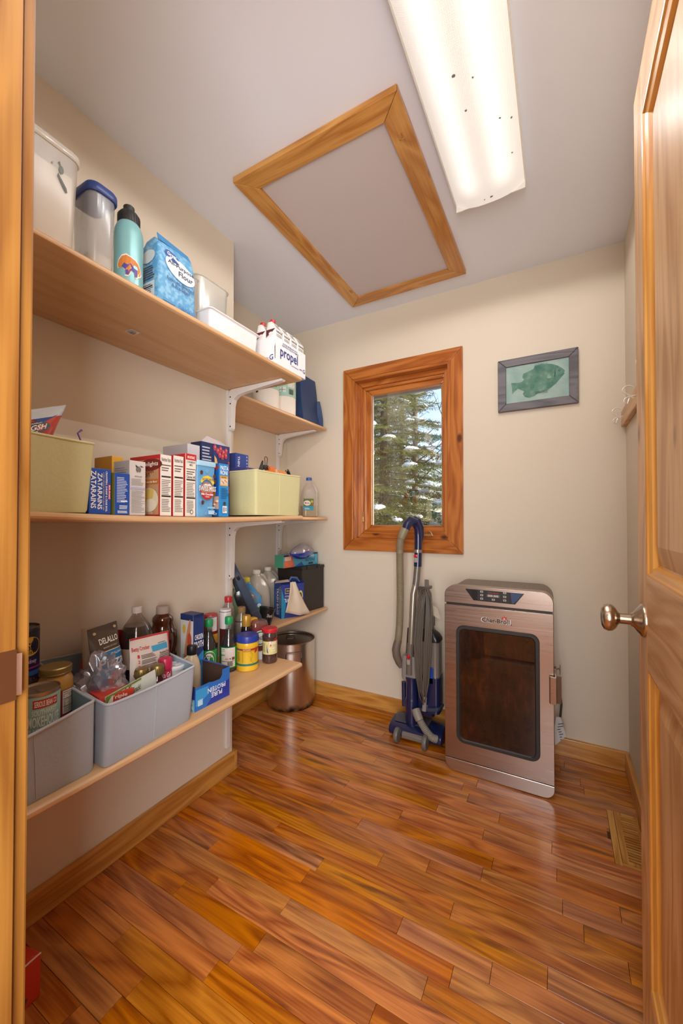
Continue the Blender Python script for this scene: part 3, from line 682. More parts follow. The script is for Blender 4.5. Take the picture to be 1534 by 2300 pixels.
# ---- top left shelf
def loft(levels, n=4): return MB().rings([rrect(hx, hy, r, n, 0, 0, z) for z, hx, hy, r in levels])
x, y = -1.055, .455
t = thing('flour_canister', 'tall cloudy plastic canister filled with white flour, leftmost on the top shelf', 'canister', (x, y, ZT+.0004), Q)
obj('body', loft([(0, .046, .046, .016), (.003, .048, .048, .018), (.17, .055, .053, .02), (.238, .058, .056, .022)]), clear('#e9e2da', .2, .42, .3), t, 40)
obj('flour', loft([(.003, .044, .044, .016), (.12, .050, .049, .018), (.175, .052, .050, .02), (.195, .051, .049, .02)]), mat('#f0e6da', .9, 0, .03, 60, .3), t, 40)
obj('lid', loft([(.236, .060, .058, .023), (.240, .0625, .060, .024), (.250, .0625, .060, .024), (.257, .058, .055, .022), (.259, .050, .047, .02)]), clear('#efe9e2', .3, .6, .12), t, 40)
fr = lambda u, v, o: (-.045+u*.10, -(.047+v*.21*.035)-o-.001, .03+v*.21)
P = Print().on(fr); G = '#5c6660'
for i in range(9): P.poly([(.52+.02*i, .70-.014*i), (.55+.02*i, .74-.014*i), (.56+.022*i, .70-.016*i), (.53+.02*i, .675-.014*i)], G)
P.oval(.60, .78, .05, .045, '#6f7a74', 12); P.poly([(.53, .84), (.60, .80), (.56, .86)], G); P.oval(.42, .80, .02, .012, '#a9aea8', 8); P.done(t, 'worn_print')
x, y = -1.052, .572
t = thing('storage_container', 'tall clear container with a navy blue lid and a little white powder', 'container', (x, y, ZT+.0004), Q)
obj('body', loft([(0, .028, .042, .018), (.003, .030, .044, .02), (.21, .034, .049, .022)], 3), clear('#c4c4c8', .3, .45, .22), t, 40)
obj('powder', loft([(.003, .0275, .041, .017), (.058, .029, .044, .02), (.062, .026, .040, .018)], 3), mat('#f3ead8', .9, 0, .03, 60, .3), t, 40)
obj('lid', loft([(.208, .0375, .0525, .024), (.211, .039, .054, .025), (.226, .039, .054, .025), (.231, .036, .051, .023)], 5), mat('#2b4287', .35), t, 40)
TEAL = mat('#8cc4c8', .3, .15)
x, y = -1.035, .655
t = bottle('water_bottle', 'pale teal steel water bottle with a black screw cap and a bear sticker', 'bottle', x, y, ZT, [(.033, 0), (.036, .004), (.0365, .165), (.035, .180), (.030, .194), (.024, .203), (.024, .212)], TEAL, turn(x, y))
cp = MB().lathe([(.027, .200), (.0275, .202), (.0275, .224), (.022, .232), (.014, .234), (.014, .250), (.012, .252)], 32)
for k in range(24):
    a = k*PI/12; cp.box(-.0008, -.0283, .203, .0008, -.027, .223); q = cp.v[-8:]; cp.v[-8:] = [(p[0]*math.cos(a)-p[1]*math.sin(a), p[0]*math.sin(a)+p[1]*math.cos(a), p[2]) for p in q]
obj('cap', cp, mat('#2c2b2b', .5), t, 35)
P = Print().on(cyl(.0366, a0=4)); 
dzb = .014; bear = [(-46, .055), (-40, .068), (-28, .078), (-12, .082), (4, .078), (20, .074), (34, .068), (44, .056), (50, .046), (46, .040), (38, .050), (30, .030), (20, .028), (18, .040), (8, .046), (0, .036), (-4, .028), (-16, .028), (-14, .040), (-26, .050), (-34, .046), (-44, .046)]
bear = [(u, v+dzb) for u, v in bear]; big = [(u*1.08, .068+(v-.068)*1.12) for u, v in bear]
def strip(P, pts, m):
    o = P.off(); n_ = len(pts)//2
    lo = pts[len(pts)//2:][::-1]; up = pts[:len(pts)//2]
    P.mb.add([P.fr(u, v, o) for u, v in up]+[P.fr(u, v, o) for u, v in lo], [(i, i+1, n_+i+1, n_+i) for i in range(n_-1)], P.mi(m))
strip(P, big, '#f4f0ea'); strip(P, bear, '#d8863c')
P.poly([(a_, b_+dzb) for a_, b_ in [(-30, .050), (-20, .060), (-8, .056), (4, .062), (16, .052), (30, .050), (30, .032), (20, .029), (18, .040), (4, .044), (-4, .030), (-15, .029), (-16, .042)]], '#5b4a9a'); P.done(t, 'bear_sticker')

# pouches and paper bags
def pouch(name, label, cat, loc, rot, w, h, th, m, top=.06, crimp=True, wob=.003, seed=1, flat_bottom=False, group=None, sk=(0, 0)):
    t = thing(name, label, cat, loc, rot, group)
    def prof(u, v):
        e = (1-abs(2*u-1)**2.6)**.55 if 0 < u < 1 else 0
        f = min(1, (v+.02)/.12)**.5 if flat_bottom else min(1, max(0, v)/.25)**.6
        f2 = min(1, max(0, (1-top-v))/.35)**.8 if v < 1-top else 0
        return th/2*e*f*f2+.0006
    def P3(u, v, s, o=0):
        wv = wob*noise.noise(Vector((u*4+seed, v*5, s*2.0+seed)))*min(1, 12*u*(1-u))*1.5
        return (-w/2+u*w+sk[0]*(v-.5)*h, -s*(prof(u, v)+o)+wob*.6*noise.noise(Vector((u*3+seed, v*4, 7)))*(1 if v > .2 else v*5), v*h+sk[1]*(u-.5)*w)
    nu, nv = 14, 16; mb = MB()
    for s_ in (1, -1):
        vs = [P3(j/nu, i/nv, s_) for i in range(nv+1) for j in range(nu+1)]
        mb.add(vs, [(i*(nu+1)+j, i*(nu+1)+j+1, (i+1)*(nu+1)+j+1, (i+1)*(nu+1)+j) for i in range(nv) for j in range(nu)])
    bm_ = obj('pouch', mb, m, t, 60)
    bmm = bmesh.new(); bmm.from_mesh(bm_.data); bmesh.ops.remove_doubles(bmm, verts=bmm.verts, dist=.0005); bmm.to_mesh(bm_.data); bmm.free()
    fr = lambda u, v, o: P3(u, v, 1, o+.0004); fr.nu = 14; fr.nv = 10
    return t, fr
# flour bag
xf, ya, yb = -1.0, .722, .852; dep = .088; w = yb-ya
t = thing('flour_bag', 'blue paper bag of flour with a folded top on the top shelf', 'bag', (xf-dep/2, (ya+yb)/2, ZT+.0004), Q)
mp, n, l, p = newmat('blue_flour_paper'); tc = n.new('ShaderNodeTexCoord'); nz = n.new('ShaderNodeTexNoise'); nz.inputs['Scale'].default_value = 70; nz.inputs['Detail'].default_value = 1
l.new(tc.outputs['Object'], nz.inputs[0]); r = ramp(n, [(.42, lin('#5fa5d6')), (.6, lin('#8cc2e4'))]); l.new(nz.outputs[0], r.inputs[0]); l.new(r.outputs[0], p.inputs['Base Color']); p.inputs['Roughness'].default_value = .5
def fb(u, v, hx, hy): return hx, hy
mb = MB(); rr = []; R = random.Random(5)
for z, hx, hy in ((0, .062, .040), (.006, .0645, .0435), (.06, .066, .045), (.12, .066, .044), (.165, .064, .042), (.195, .062, .036), (.212, .060, .024), (.222, .054, .010), (.228, .050, .004)):
    ring = rrect(hx, hy, min(.008, hy*.5), 3, 0, 0, z)
    rr.append([(p[0]+.0022*noise.noise(Vector(p)*38), p[1]+.0022*noise.noise(Vector(p)*41+Vector((3, 3, 3))), p[2]+(.004*math.sin(p[0]*40) if z > .2 else 0)) for p in ring])
obj('bag', mb.rings(rr), mp, t, 50)
obj('folded_top', MB().rings([[(x_, -.030+dy, zz) for x_, zz, dy in ((-.058, .205, 0), (.058, .200, 0), (.055, .222, .012), (-.052, .232, .014))], [(x_, -.033+dy, zz) for x_, zz, dy in ((-.058, .205, 0), (.058, .200, 0), (.055, .222, .012), (-.052, .232, .014))]]), mat('#3f8cc6', .5, 0, .15, 40), t, 0, .001)
P = Print().on(lambda u, v, o: (-.066+u*.132, -.0462-o-.0006+(.003*(v > .75)), v*.21))
P.oval(.56, .66, .40, .145, '#f2f2f0', rot=-.12); P.oval(.36, .80, .20, .06, '#2c58a0', rot=-.15); P.text('Great', .22, .80, .46, .845, '#ffffff'); P.text('Value', .30, .755, .52, .80, '#ffffff')
P.text('All-Purpose', .22, .665, .92, .735, '#26335e'); P.text('Flour', .50, .575, .90, .65, '#26335e')
P.text('Enriched, Bleached', .20, .44, .92, .49, '#244a86'); P.text('& Pre-Sifted', .32, .38, .80, .425, '#244a86'); P.text('Baking', .50, .10, .96, .19, '#3c86c8')
P.rect(.10, .12, .42, .16, '#4f95cc'); P.on(lambda u, v, o: (-.0662-o-.0008, .044-u*.088, v*.21))
P.oval(.5, .74, .36, .09, '#dfe6ea'); P.lines(.15, .42, .85, .62, 6, '#3a3f55'); P.rect(.18, .06, .85, .38, '#dfe8ee'); P.lines(.24, .09, .80, .36, 10, '#3a3f55', .4); P.rect(.2, .30, .75, .32, '#1c1c28')
P.done(t)
# white tub and the clear bins in it
def openbin(w, d, h, flare, r, rim, mb=None, th=.002, z0=0):
    lv = [(0, 0), (.003, .0015), (h*.5, flare*.5), (h-.004, flare), (h-.003, flare+rim), (h, flare+rim), (h-.0005, flare-th), (h*.5, flare*.5-th), (.004, -th)]
    return (mb or MB()).rings([rrect(w/2+e, d/2+e, r, 4, 0, 0, z0+z) for z, e in lv])
t = thing('white_tub', 'long white plastic tub with a flared rim on the top shelf', 'bin', (-1.095, 1.040, ZT+.0004), Q)
obj('tub', openbin(.225, .165, .096, .006, .014, .006), mat('#ece9ea', .35, var=.01), t, 40)
t = thing('clear_bin', 'clear plastic bin standing upright in the white tub', 'bin', (-1.125, 1.005, ZT+.0045), Q)
obj('bin', openbin(.14, .085, .235, .006, .030, .004), clear('#dcd9d0', .35, .42, .08), t, 40)
t = thing('clear_organizer', 'shallow clear organizer behind the blue flour bag', 'bin', (-1.150, .900, ZT+.0004), Q)
obj('bin', openbin(.05, .16, .205, .002, .012, .003), clear('#dddad2', .35, .38, .08), t, 40)

# drinks carton tray with small cartons
t, F, L, T_, (w, d, h) = crate('drink_case', 'white open drinks case with navy lettering at the end of the top shelf', 'carton', -.962, 1.206, 1.412, ZT, 1.862, .108, ('#eceaec',)*3, open_=True, part='tray')
obj('tray', walls_open(w, d, h, .002, (h, h*.96, h, h)), mat('#eceaec', .5, var=.02), t, 0, .0006)
P = Print().on(F); B_ = '#263a7c'
P.text('WATER BEVERAGE WITH', .22, .84, .70, .90, B_); P.text('ELECTROLYTES & VITAMINS', .20, .76, .74, .82, B_); P.text('propel', .14, .26, .72, .74, B_); P.text('WATER BEVERAGE', .50, .22, .74, .26, B_)
P.text('G', .90, .20, .97, .36, B_); P.text('MADE BY', .78, .25, .88, .31, B_); P.on(L); P.text('G', .72, .16, .90, .36, B_); P.text('MADE BY', .38, .2, .68, .28, B_)
P.poly([(.97, .2), (1.0, .15), (1.0, .75), (.96, .6)], '#6a4a38'); P.done(t)
def drink_carton():
    t = thing('drink_carton', '', 'carton', (0, 0, 0), Q, 'small drink cartons in the white case')
    w_ = .0232
    obj('carton', MB().rings([rrect(w_, w_, .003, 2, 0, 0, 0), rrect(w_, w_, .003, 2, 0, 0, .140), [(p[0]*.8, p[1]*.45+.010, .172) for p in rrect(w_, w_, .003, 2)], [(p[0]*.74, p[1]*.40+.011, .174) for p in rrect(w_, w_, .003, 2)]]), mat('#ebe6e2', .4), t, 40)
    obj('cap', MB().lathe([(.0105, .170), (.0110, .172), (.0110, .186), (.0095, .188)], 20, (0, .010)), mat('#b8242c', .35), t, 35)
    P = Print().on(lambda u, v, o: (-w_+u*2*w_, -w_-o, v*.140)); P.text('Nutrition Facts', .1, .90, .9, .97, '#3a3030'); P.lines(.1, .68, .9, .88, 5, '#8a8480', .4); P.rect(.1, .64, .6, .66, '#222'); 
    P.on(lambda u, v, o: (-w_*(1-.2*v)+u*2*w_*(1-.2*v), -w_+v*.0222-o, .140+v*.032)); P.lines(.2, .1, .8, .8, 4, '#8c8682', .4)
    P.on(lambda u, v, o: (-w_-o, w_-u*2*w_, v*.140)); P.poly([(0, .8), (0, 1), (1, 1), (.6, .9)], '#5a2430'); P.oval(.5, .88, .22, .05, '#e8e0dc'); P.done(t)
    return t
def copy_tree(o, parent=None, skip=None):
    c = o.copy(); COL.objects.link(c)
    if parent: c.parent = parent
    for ch in list(o.children):
        if not (skip and ch.name.startswith(skip)): copy_tree(ch, c)
    return c
d0 = drink_carton()
spots = [(-.991, 1.236, 'first drink carton from the left in the front row of the white case'), (-.991, 1.286, 'second drink carton from the left in the front row of the white case'),
 (-.991, 1.336, 'third drink carton from the left in the front row of the white case'), (-.991, 1.385, 'rightmost drink carton in the front row of the white case'),
 (-1.041, 1.236, 'red-capped drink carton in the back row at the left of the white case'), (-1.041, 1.286, 'drink carton hidden mostly behind the front row of the white case')]
for i, (a, b, lb) in enumerate(spots):
    o = d0 if i == 0 else copy_tree(d0, None, 'cap' if i in (1, 2, 3) else None)
    o.location = (a, b, ZT+.0035); o['label'] = lb


# upper alcove shelf: paper towels and navy bag
for i, (y, lb, word) in enumerate(((1.655, 'left paper towel roll in teal printed wrap on the upper alcove shelf', 'Ll'), (1.808, 'right paper towel roll in teal printed wrap with navy letters', 'To'))):
    x = -1.385; t = thing('paper_towel_roll', lb, 'paper towel', (x, y, ZA1+.0004), turn(x, y), 'wrapped paper towel rolls')
    r_ = .071; obj('roll', MB().lathe([(.055, 0), (r_-.003, .002), (r_, .010), (r_, .262), (r_-.006, .272), (.03, .274)], 40), mat('#f0e9e0', .75, 0, .03, 90, .3), t, 40)
    wr = MB(); P = Print(); P.k = 2; P.fr = cyl(r_); P.fr.nu = 40
    P.rect(-180, .098, 180, .262, '#a9cfc2', 48); P.text(word, -44, .165, 10, .235, '#223a66', 180); P.lines(-50, .10, 60, .26, 8, '#8dbdb0', .12, 0)
    P.rect(-46, .075, -34, .115, '#20242c'); P.rect(20, .150, 60, .185, '#e4ece6'); P.lines(24, .153, 56, .182, 4, '#4a5a66'); P.rect(-22, .118, 12, .15, '#dfe8e2'); P.rect(-20, .132, 10, .134, '#3a4a56'); P.rect(-6, .119, -4, .149, '#3a4a56'); P.bars(26, .11, 50, .14); P.done(t, 'printed_wrap')
t = thing('navy_tote', 'folded navy blue cloth tote standing beside the paper towels', 'bag', (-1.40, 2.05, ZA1+.0004), Q)
rr = []
for i in range(13):
    z = .30*i/12; hx = .098-.010*(z/.3); hy = .060-.035*(z/.3)
    rr.append([(p[0]+.006*noise.noise(Vector((p[0]*18, p[1]*20, z*9))), p[1]+.010*noise.noise(Vector((p[0]*26, 3, z*6)))*(z > .0), z) for p in rrect(hx, hy, .012, 5)])
obj('cloth', MB().rings(rr), mat('#27406c', .55, 0, .1, 40, .2), t, 50)
obj('side_fold', MB().rings([[(.075+.03*(1-zz/.2)+.008, -.060+o_, zz), (.100+.012*(1-zz/.2), -.050+o_, zz), (.070, -.030+o_, zz)] for zz, o_ in ((0, -.006), (.06, -.010), (.12, -.004), (.17, .004))]), mat('#27406c', .55, 0, .1, 40, .2), t, 50)

# ---- middle left shelf
def fabric_bin(name, label, corners0, corners1, z0, zs, mo, mi_, rimm, seams, group=None, r_=.016, sag=.006, panel=None):
    """four base corners and four rim corners (front-left, front-right, back-right, back-left) in metres, zs = rim heights"""
    cx = sum(c[0] for c in corners0)/4; cy = sum(c[1] for c in corners0)/4
    t = thing(name, label, 'bin', (cx, cy, z0), 0, group)
    def ringat(f, inset, dz=0):
        cs = [((a[0]*(1-f)+b[0]*f)-cx, (a[1]*(1-f)+b[1]*f)-cy) for a, b in zip(corners0, corners1)]
        mx_, my_ = sum(c[0] for c in cs)/4, sum(c[1] for c in cs)/4; out = []
        for k in range(4):
            p = Vector(cs[k]); a = Vector(cs[k-1]); b = Vector(cs[(k+1) % 4]); da = (a-p).normalized(); db = (b-p).normalized()
            ins = (da+db)*inset
            for q in range(5):
                s_ = q/4; pt = p+ins+da*r_*(1-s_)**2+db*r_*s_**2; out.append((pt.x, pt.y, f*zs[k]+dz))
            nxt = Vector(cs[(k+1) % 4]); zz0, zz1 = zs[k], zs[(k+1) % 4]; dn = (nxt-p)
            insn = (nxt-p).normalized(); nrm = Vector((-insn.y, insn.x)); nrm = nrm if nrm.dot(Vector((mx_, my_))-p) > 0 else -nrm
            for q in range(1, 8):
                s_ = q/8; m_ = p+db*r_+(nxt-db*r_-(p+db*r_))*s_+nrm*inset
                wv = .0035*noise.noise(Vector((m_.x*14+z0*5, m_.y*14, f*3)))*math.sin(PI*s_)*f*2
                out.append((m_.x+nrm.x*wv, m_.y+nrm.y*wv, f*(zz0+(zz1-zz0)*s_)-sag*math.sin(PI*s_)*f**3+dz))
        return out
    fs = [0, .04, .3, .6, .85, 1.0]
    rings = [ringat(f, .002 if f == 0 else 0) for f in fs]+[ringat(1.0, .003)]+[ringat(f, .0035, .002) for f in (.8, .4, .02)]
    mb = MB(); mb.rings(rings); n_ = len(rings[0]); k = 0
    for i in range(len(rings)-1):
        for j in range(n_):
            mb.m[k] = 1 if i >= len(fs) else 0; k += 1
    mb.m[-1] = 1
    obj('fabric', mb, [mo, mi_], t, 50)
    obj('rim_piping', MB().tube(ringat(1.0, .0015), .0036, 8, closed=True), rimm, t, 50)
    sm = MB()
    for (k, s_) in seams:
        pts = []
        for f in (.03, .3, .6, .9, .99):
            a = Vector(ringat(f, -.0007)[k*12+4+int(s_*8)]); pts.append(a)
        sm.tube(pts, .0008, 5)
    if sm.f: o = obj('seam', sm, rimm, t, 50); o['kind'] = 'stuff'
    return t
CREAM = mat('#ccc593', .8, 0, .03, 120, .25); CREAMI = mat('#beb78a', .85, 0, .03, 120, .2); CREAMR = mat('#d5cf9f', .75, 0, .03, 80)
zb = .5*(shelf_z(.4)+shelf_z(.54))+.0015
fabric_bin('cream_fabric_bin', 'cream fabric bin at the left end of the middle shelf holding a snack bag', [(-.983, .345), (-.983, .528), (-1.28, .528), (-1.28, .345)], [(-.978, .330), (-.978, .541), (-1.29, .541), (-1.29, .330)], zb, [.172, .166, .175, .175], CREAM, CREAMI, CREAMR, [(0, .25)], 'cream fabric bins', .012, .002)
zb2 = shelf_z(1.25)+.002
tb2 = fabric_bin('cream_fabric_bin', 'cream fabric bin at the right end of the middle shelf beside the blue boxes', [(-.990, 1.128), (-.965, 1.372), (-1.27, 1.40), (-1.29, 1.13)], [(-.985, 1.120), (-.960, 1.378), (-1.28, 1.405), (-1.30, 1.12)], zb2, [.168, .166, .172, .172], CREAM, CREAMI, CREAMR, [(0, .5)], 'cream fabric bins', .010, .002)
obj('label_holder', MB().box(-.105, -.1305, .030, -.065, -.1285, .062), mat('#bdb98a', .5), tb2, 0, .001)
# snack bag leaning in the first bin
t, fr = pouch('crouton_bag', 'foil bag of croutons leaning out of the cream bin', 'bag', (-1.10, .450, 1.255), Euler((-.12, 0, Q+.05)), .13, .16, .045, mat('#c33a22', .3), .05, seed=3, sk=(.40, .42))
P = Print().on(fr); P.rect(0, .80, 1, 1.0, '#c8ccd0'); P.rect(0, .40, .42, .80, '#c09a4a'); P.poly([(.0, .80), (.2, .74), (.45, .80), (.6, .70), (.9, .82), (1, .78), (1, .86), (0, .86)], '#2c4f9c')
P.oval(.42, .62, .38, .13, '#2a2320'); P.text('CHEESE & GARLIC', .2, .70, .62, .725, '#e8e0d4'); P.text('NUDGSH', .12, .58, .72, .68, '#f4efe6'); P.text('CROUTONS', .22, .53, .60, .565, '#e8e0d4')
P.oval(.30, .36, .18, .09, '#c98c3c'); P.oval(.58, .34, .16, .08, '#d6a050'); P.oval(.45, .22, .2, .09, '#b87a30'); P.done(t)
t = thing('purple_twist_tie', 'purple bag top poking out of the left cream bin', 'bag clip', (-1.08, .555, zb+.14))
obj('bag_top', MB().tube([(0, 0, 0), (0, -.002, .03), (0, .004, .048), (0, -.004, .066), (0, .006, .076)], [.010, .006, .002, .002, .003], 6), mat('#7a5aa0', .35), t, 40)

def sz_(a, b): return shelf_z((a+b)/2)+.0012
BLUE = '#2450a8'
t, F, L, T_, D_ = crate('seafood_boil_box', 'small blue box with white lettering running down it, right of the cream bin', 'box', -.985, .530, .582, sz_(.53, .582), 1.266, .075, (BLUE, '#1e4596', BLUE))
P = Print().on(F); P.text('ZATARAINS', .06, .12, .30, .94, '#f2efe8', -90); P.text('ZATARAINS', .36, .10, .58, .90, '#f2efe8', -90); P.text('CRAWFISH, SHRIMP & CRAB BOIL', .72, .05, .82, .95, '#f2efe8', -90); P.text('A NEW ORLEANS TRADITION SINCE 1889', .62, .08, .67, .92, '#d8c070', -90)
P.rect(.86, .32, .96, .66, '#c22a34'); P.text('BOIL-IN-BAG', .875, .34, .945, .64, '#fff', -90); P.on(L); P.lines(.1, .1, .9, .9, 8, '#d8d4c4', .3, .2, True); P.done(t)
t, F, L, T_, D_ = crate('seafood_boil_box', 'blue box covered in fine white print beside the lettered blue box', 'box', -.983, .590, .630, sz_(.59, .63), 1.260, .072, (BLUE, '#8a8a3c', BLUE))
P = Print().on(F); P.lines(.14, .30, .86, .92, 16, '#d2dcf0', .42, .35); P.rect(.4, .31, .84, .335, '#f0f0f0'); P.lines(.3, .14, .84, .24, 3, '#e6ecf6', .5, .2); P.lines(.18, .04, .84, .11, 3, '#e6ecf6', .5, .1); P.done(t)
t, F, L, T_, D_ = crate('lunch_box_carton', 'yellow carton with pine tree print behind the blue boxes', 'box', -1.08, .640, .672, sz_(.63, .67), 1.318, .085, ('#e2a83c', '#c98c2a', '#d89a30'), None)
P = Print().on(F); P.text('Classic', .2, .84, .8, .89, '#fff2d0'); P.text('WITH', .3, .76, .7, .79, '#8a5a18'); P.text('butter', .25, .71, .8, .75, '#8a5a18'); P.lines(.15, .58, .85, .68, 4, '#a06a1c')
P.on(L)
for i, (a, h_) in enumerate(((.06, .12), (.16, .17), (.3, .11), (.42, .14), (.56, .1), (.70, .13), (.84, .1), (.93, .08))): P.poly([(a-.05, .62), (a+.05, .62), (a+.012, .62+h_*1.3), (a-.012, .62+h_*1.3)], '#7a5418')
P.rect(0, .55, 1, .64, '#8a6420'); P.text('Lunch', .5, .60, .95, .69, '#f6e8c8'); P.done(t)
t, F, L, T_, D_ = crate('goat_milk_carton', 'grey-white carton of fine print with a small horned animal drawing', 'box', -.988, .632, .678, sz_(.63, .678), 1.298, .07, ('#d8d0cc', '#b8aea8', '#cfc6c2'))
P = Print().on(F); P.oval(.55, .84, .16, .055, '#6e6660'); P.oval(.55, .835, .09, .05, '#d8d0cc'); P.poly([(.34, .93), (.5, .90), (.48, .875), (.4, .88)], '#3a3634'); P.poly([(.62, .92), (.88, .90), (.7, .89)], '#3a3634'); P.poly([(.44, .8), (.66, .8), (.6, .9), (.5, .9)], '#7d746e')
P.text('SERVING SIZE', .3, .70, .75, .725, '#7a7470'); P.lines(.1, .55, .92, .68, 6, '#9a928c', .4); P.rect(.06, .475, .94, .515, '#b4aec6'); P.lines(.1, .05, .94, .46, 20, '#98908a', .4, .3); P.on(L); P.lines(.1, .1, .9, .9, 20, '#8a827c', .3); P.done(t)
RED = '#c32a2c'
def foodbox(nm, lb, ya, yb, z1, pic, cal=None, top=False, x=-.985, dep=.155, lc=RED):
    t, F, L, T_, D_ = crate(nm, lb, 'box', x, ya, yb, sz_(ya, yb), z1, dep, ('#efe6da', lc, RED))
    P = Print().on(F); v1 = .90 if top else .985
    P.facts(.05, .02, .95, v1, cal=cal)
    if top: P.rect(0, .90, 1, 1, RED); P.text('KRUSTEAZ', .15, .925, .85, .965, '#fff'); P.rect(.05, .76, .95, .90, '#efe6da'); P.text('CORNBREAD', .1, .85, .9, .885, '#3a3430'); P.text('MIX', .35, .805, .65, .84, '#3a3430'); P.oval(.55, .07, .16, .035, '#5a5450'); P.oval(.55, .07, .11, .024, '#e8e0d4')
    if pic: pic(P.on(L))
    P.done(t); return t
def delights(P):
    P.rect(.0, .02, .96, .93, '#c79a72'); P.oval(.70, .84, .36, .10, '#7c2626'); P.text('Delights', .42, .80, .94, .89, '#f6ece0'); P.text('Bacon', .35, .70, .8, .76, '#7a4018'); P.text('on', .50, .64, .68, .70, '#8a4a20')
    P.rect(.5, .52, .95, .60, '#c4762c'); P.text('Twice the flavor', .53, .54, .92, .58, '#f6ece0'); P.oval(.66, .26, .30, .20, '#e9dcc0'); P.oval(.60, .30, .24, .12, '#e2c66c', rot=.5); P.oval(.70, .18, .20, .10, '#f0e6d0'); P.oval(.5, .34, .10, .16, '#d8c050'); P.text('NET WT 14 OZ', .40, .03, .8, .06, '#f6ece0')
foodbox('side_dish_box', 'red potato dish box showing its picture side, left of the nutrition labels', .721, .758, 1.327, delights, dep=.14)
foodbox('side_dish_box', 'red box showing only its nutrition label, just right of the picture box', .764, .800, 1.330, None)
foodbox('cornbread_box', 'red-topped cornbread mix box with a nutrition label', .806, .845, 1.342, None, '140', True)
# cocoa canister: flared square tub with lid
ya, yb = .852, .926; z0 = sz_(ya, yb)
t = thing('cocoa_canister', 'light blue cocoa canister with a pale blue lid', 'canister', (-1.028, (ya+yb)/2, z0), Q)
obj('canister', loft([(0, .034, .036, .010), (.165, .040, .042, .011)], 3), mat('#6aa8d4', .35, 0, .05, 50), t, 40)
obj('lid', loft([(.162, .0425, .0445, .012), (.175, .0430, .0450, .012), (.178, .0415, .0435, .011)], 3), mat('#a9d3ea', .35), t, 40)
P = Print().on(lambda u, v, o: (-(.033+.006*v)+u*2*(.033+.006*v), -(.036+.006*v)-o-.0004, v*.165))
R = random.Random(9)
for i in range(16):
    cu, cv, s_ = R.uniform(.08, .92), R.uniform(.05, .95), R.uniform(.05, .09)
    P.oval(cu, cv, s_, s_*.5, '#7fb8de', 14); P.oval(cu+.005, cv, s_*.72, s_*.36, '#6aa8d4', 14)
for cu, cv in ((.16, .85), (.86, .80), (.24, .28), (.9, .70)): P.poly([(cu-.08, cv), (cu-.02, cv+.04), (cu+.08, cv+.02), (cu+.06, cv-.04), (cu-.04, cv-.05)], '#5a3428')
P.oval(.48, .50, .38, .17, '#c22c30', 32); P.oval(.48, .52, .33, .145, '#b98a78', 32)
P.poly([(.10, .68), (.22, .76), (.48, .80), (.74, .76), (.86, .67), (.80, .62), (.66, .69), (.48, .72), (.30, .70), (.17, .64)], '#f0cf3e'); P.text('EASY-GRIP CANISTER', .20, .70, .78, .745, '#2a3a7a')
P.poly([(.22, .60), (.38, .635), (.48, .625), (.60, .64), (.72, .60)], '#f2eeea'); P.text('SWISS MISS', .0, .49, .97, .60, '#24306a'); P.text('SWISS MISS', .01, .495, .96, .595, '#f6f2ea')
P.poly([(.10, .47), (.84, .47), (.76, .40), (.18, .40)], '#c22c30'); P.text('Milk Chocolate', .14, .415, .82, .46, '#fff'); P.text('FLAVOR', .38, .375, .60, .395, '#fff'); P.rect(.55, .05, .95, .13, '#8ec0e0'); P.lines(.58, .06, .92, .12, 3, '#e8f2f8'); P.rect(.5, .16, .95, .2, '#8ec0e0'); P.done(t)
t, F, L, T_, D_ = crate('pasta_box', 'bright blue pasta box leaning beside the cream bin', 'box', -.985, .940, .984, sz_(.94, .98), 1.330, .125, ('#2f8fd0', '#1c5ea8', '#2878bc'))
P = Print().on(F); P.text('PASTA', .14, .88, .95, .96, '#f4f8fa'); P.text('RONI', .14, .79, .85, .87, '#f4f8fa'); P.rect(.10, .58, .90, .77, '#e6a53c'); P.rect(.14, .60, .86, .72, '#d9c9b0'); P.lines(.2, .73, .8, .765, 2, '#7a5018')
for i in range(9): P.oval(.22+.07*i, .64+.02*(i % 3), .05, .02, '#c9704a' if i % 2 else '#efe2c8', 10)
P.lines(.15, .34, .88, .55, 7, '#1a5c96', .5); P.oval(.5, .25, .14, .035, '#3a3a34'); P.rect(.3, .07, .75, .2, '#f2f2ee'); P.bars(.36, .09, .52, .18); P.text('0', .58, .10, .70, .18, '#1a1a1a')
P.on(L); P.oval(.8, .92, .2, .05, '#a83040'); P.oval(.75, .45, .14, .10, '#c98c2c'); P.rect(.3, .14, 1, .38, '#c9a08c')
for i in range(12): P.oval(.36+.055*i, .20+.03*(i % 4), .05, .02, '#efe6d4' if i % 2 else '#b86a50', 10)
P.text('MILD', .5, .03, .95, .08, '#e8f0f4'); P.done(t)
# boxes behind
t, F, L, T_, D_ = crate('white_food_box', 'plain grey-white carton standing behind the red boxes', 'box', -1.115, .921, .974, sz_(.92, .97), 1.405, .13, ('#d6d0d4', '#bdb6ba', '#c8c2c6'))
P = Print().on(F); P.rect(.75, .60, .98, .66, '#2c2a30'); P.rect(.5, .02, .9, .3, '#c9c2c6'); P.done(t)
NAVY = '#27305f'
t, F, L, T_, D_ = crate('cracker_box', 'tall navy cracker box with torn open top flaps and red fruit print', 'box', -1.115, .980, 1.117, sz_(1, 1.1), 1.424, .055, (NAVY, '#20284f', NAVY))
w, d, h = D_
P = Print().on(F); P.lines(.03, .30, .36, .96, 16, '#c8cce0', .4, .4); P.rect(.40, .0, 1, 1, '#2a3a78')
for cu, cv in ((.46, .95), (.56, .91), (.66, .94), (.76, .90), (.86, .93), (.62, .86), (.72, .84), (.84, .86)): P.oval(cu, cv, .055, .045, '#b83c48', 14); P.oval(cu+.01, cv+.01, .02, .016, '#e08a8c', 8)
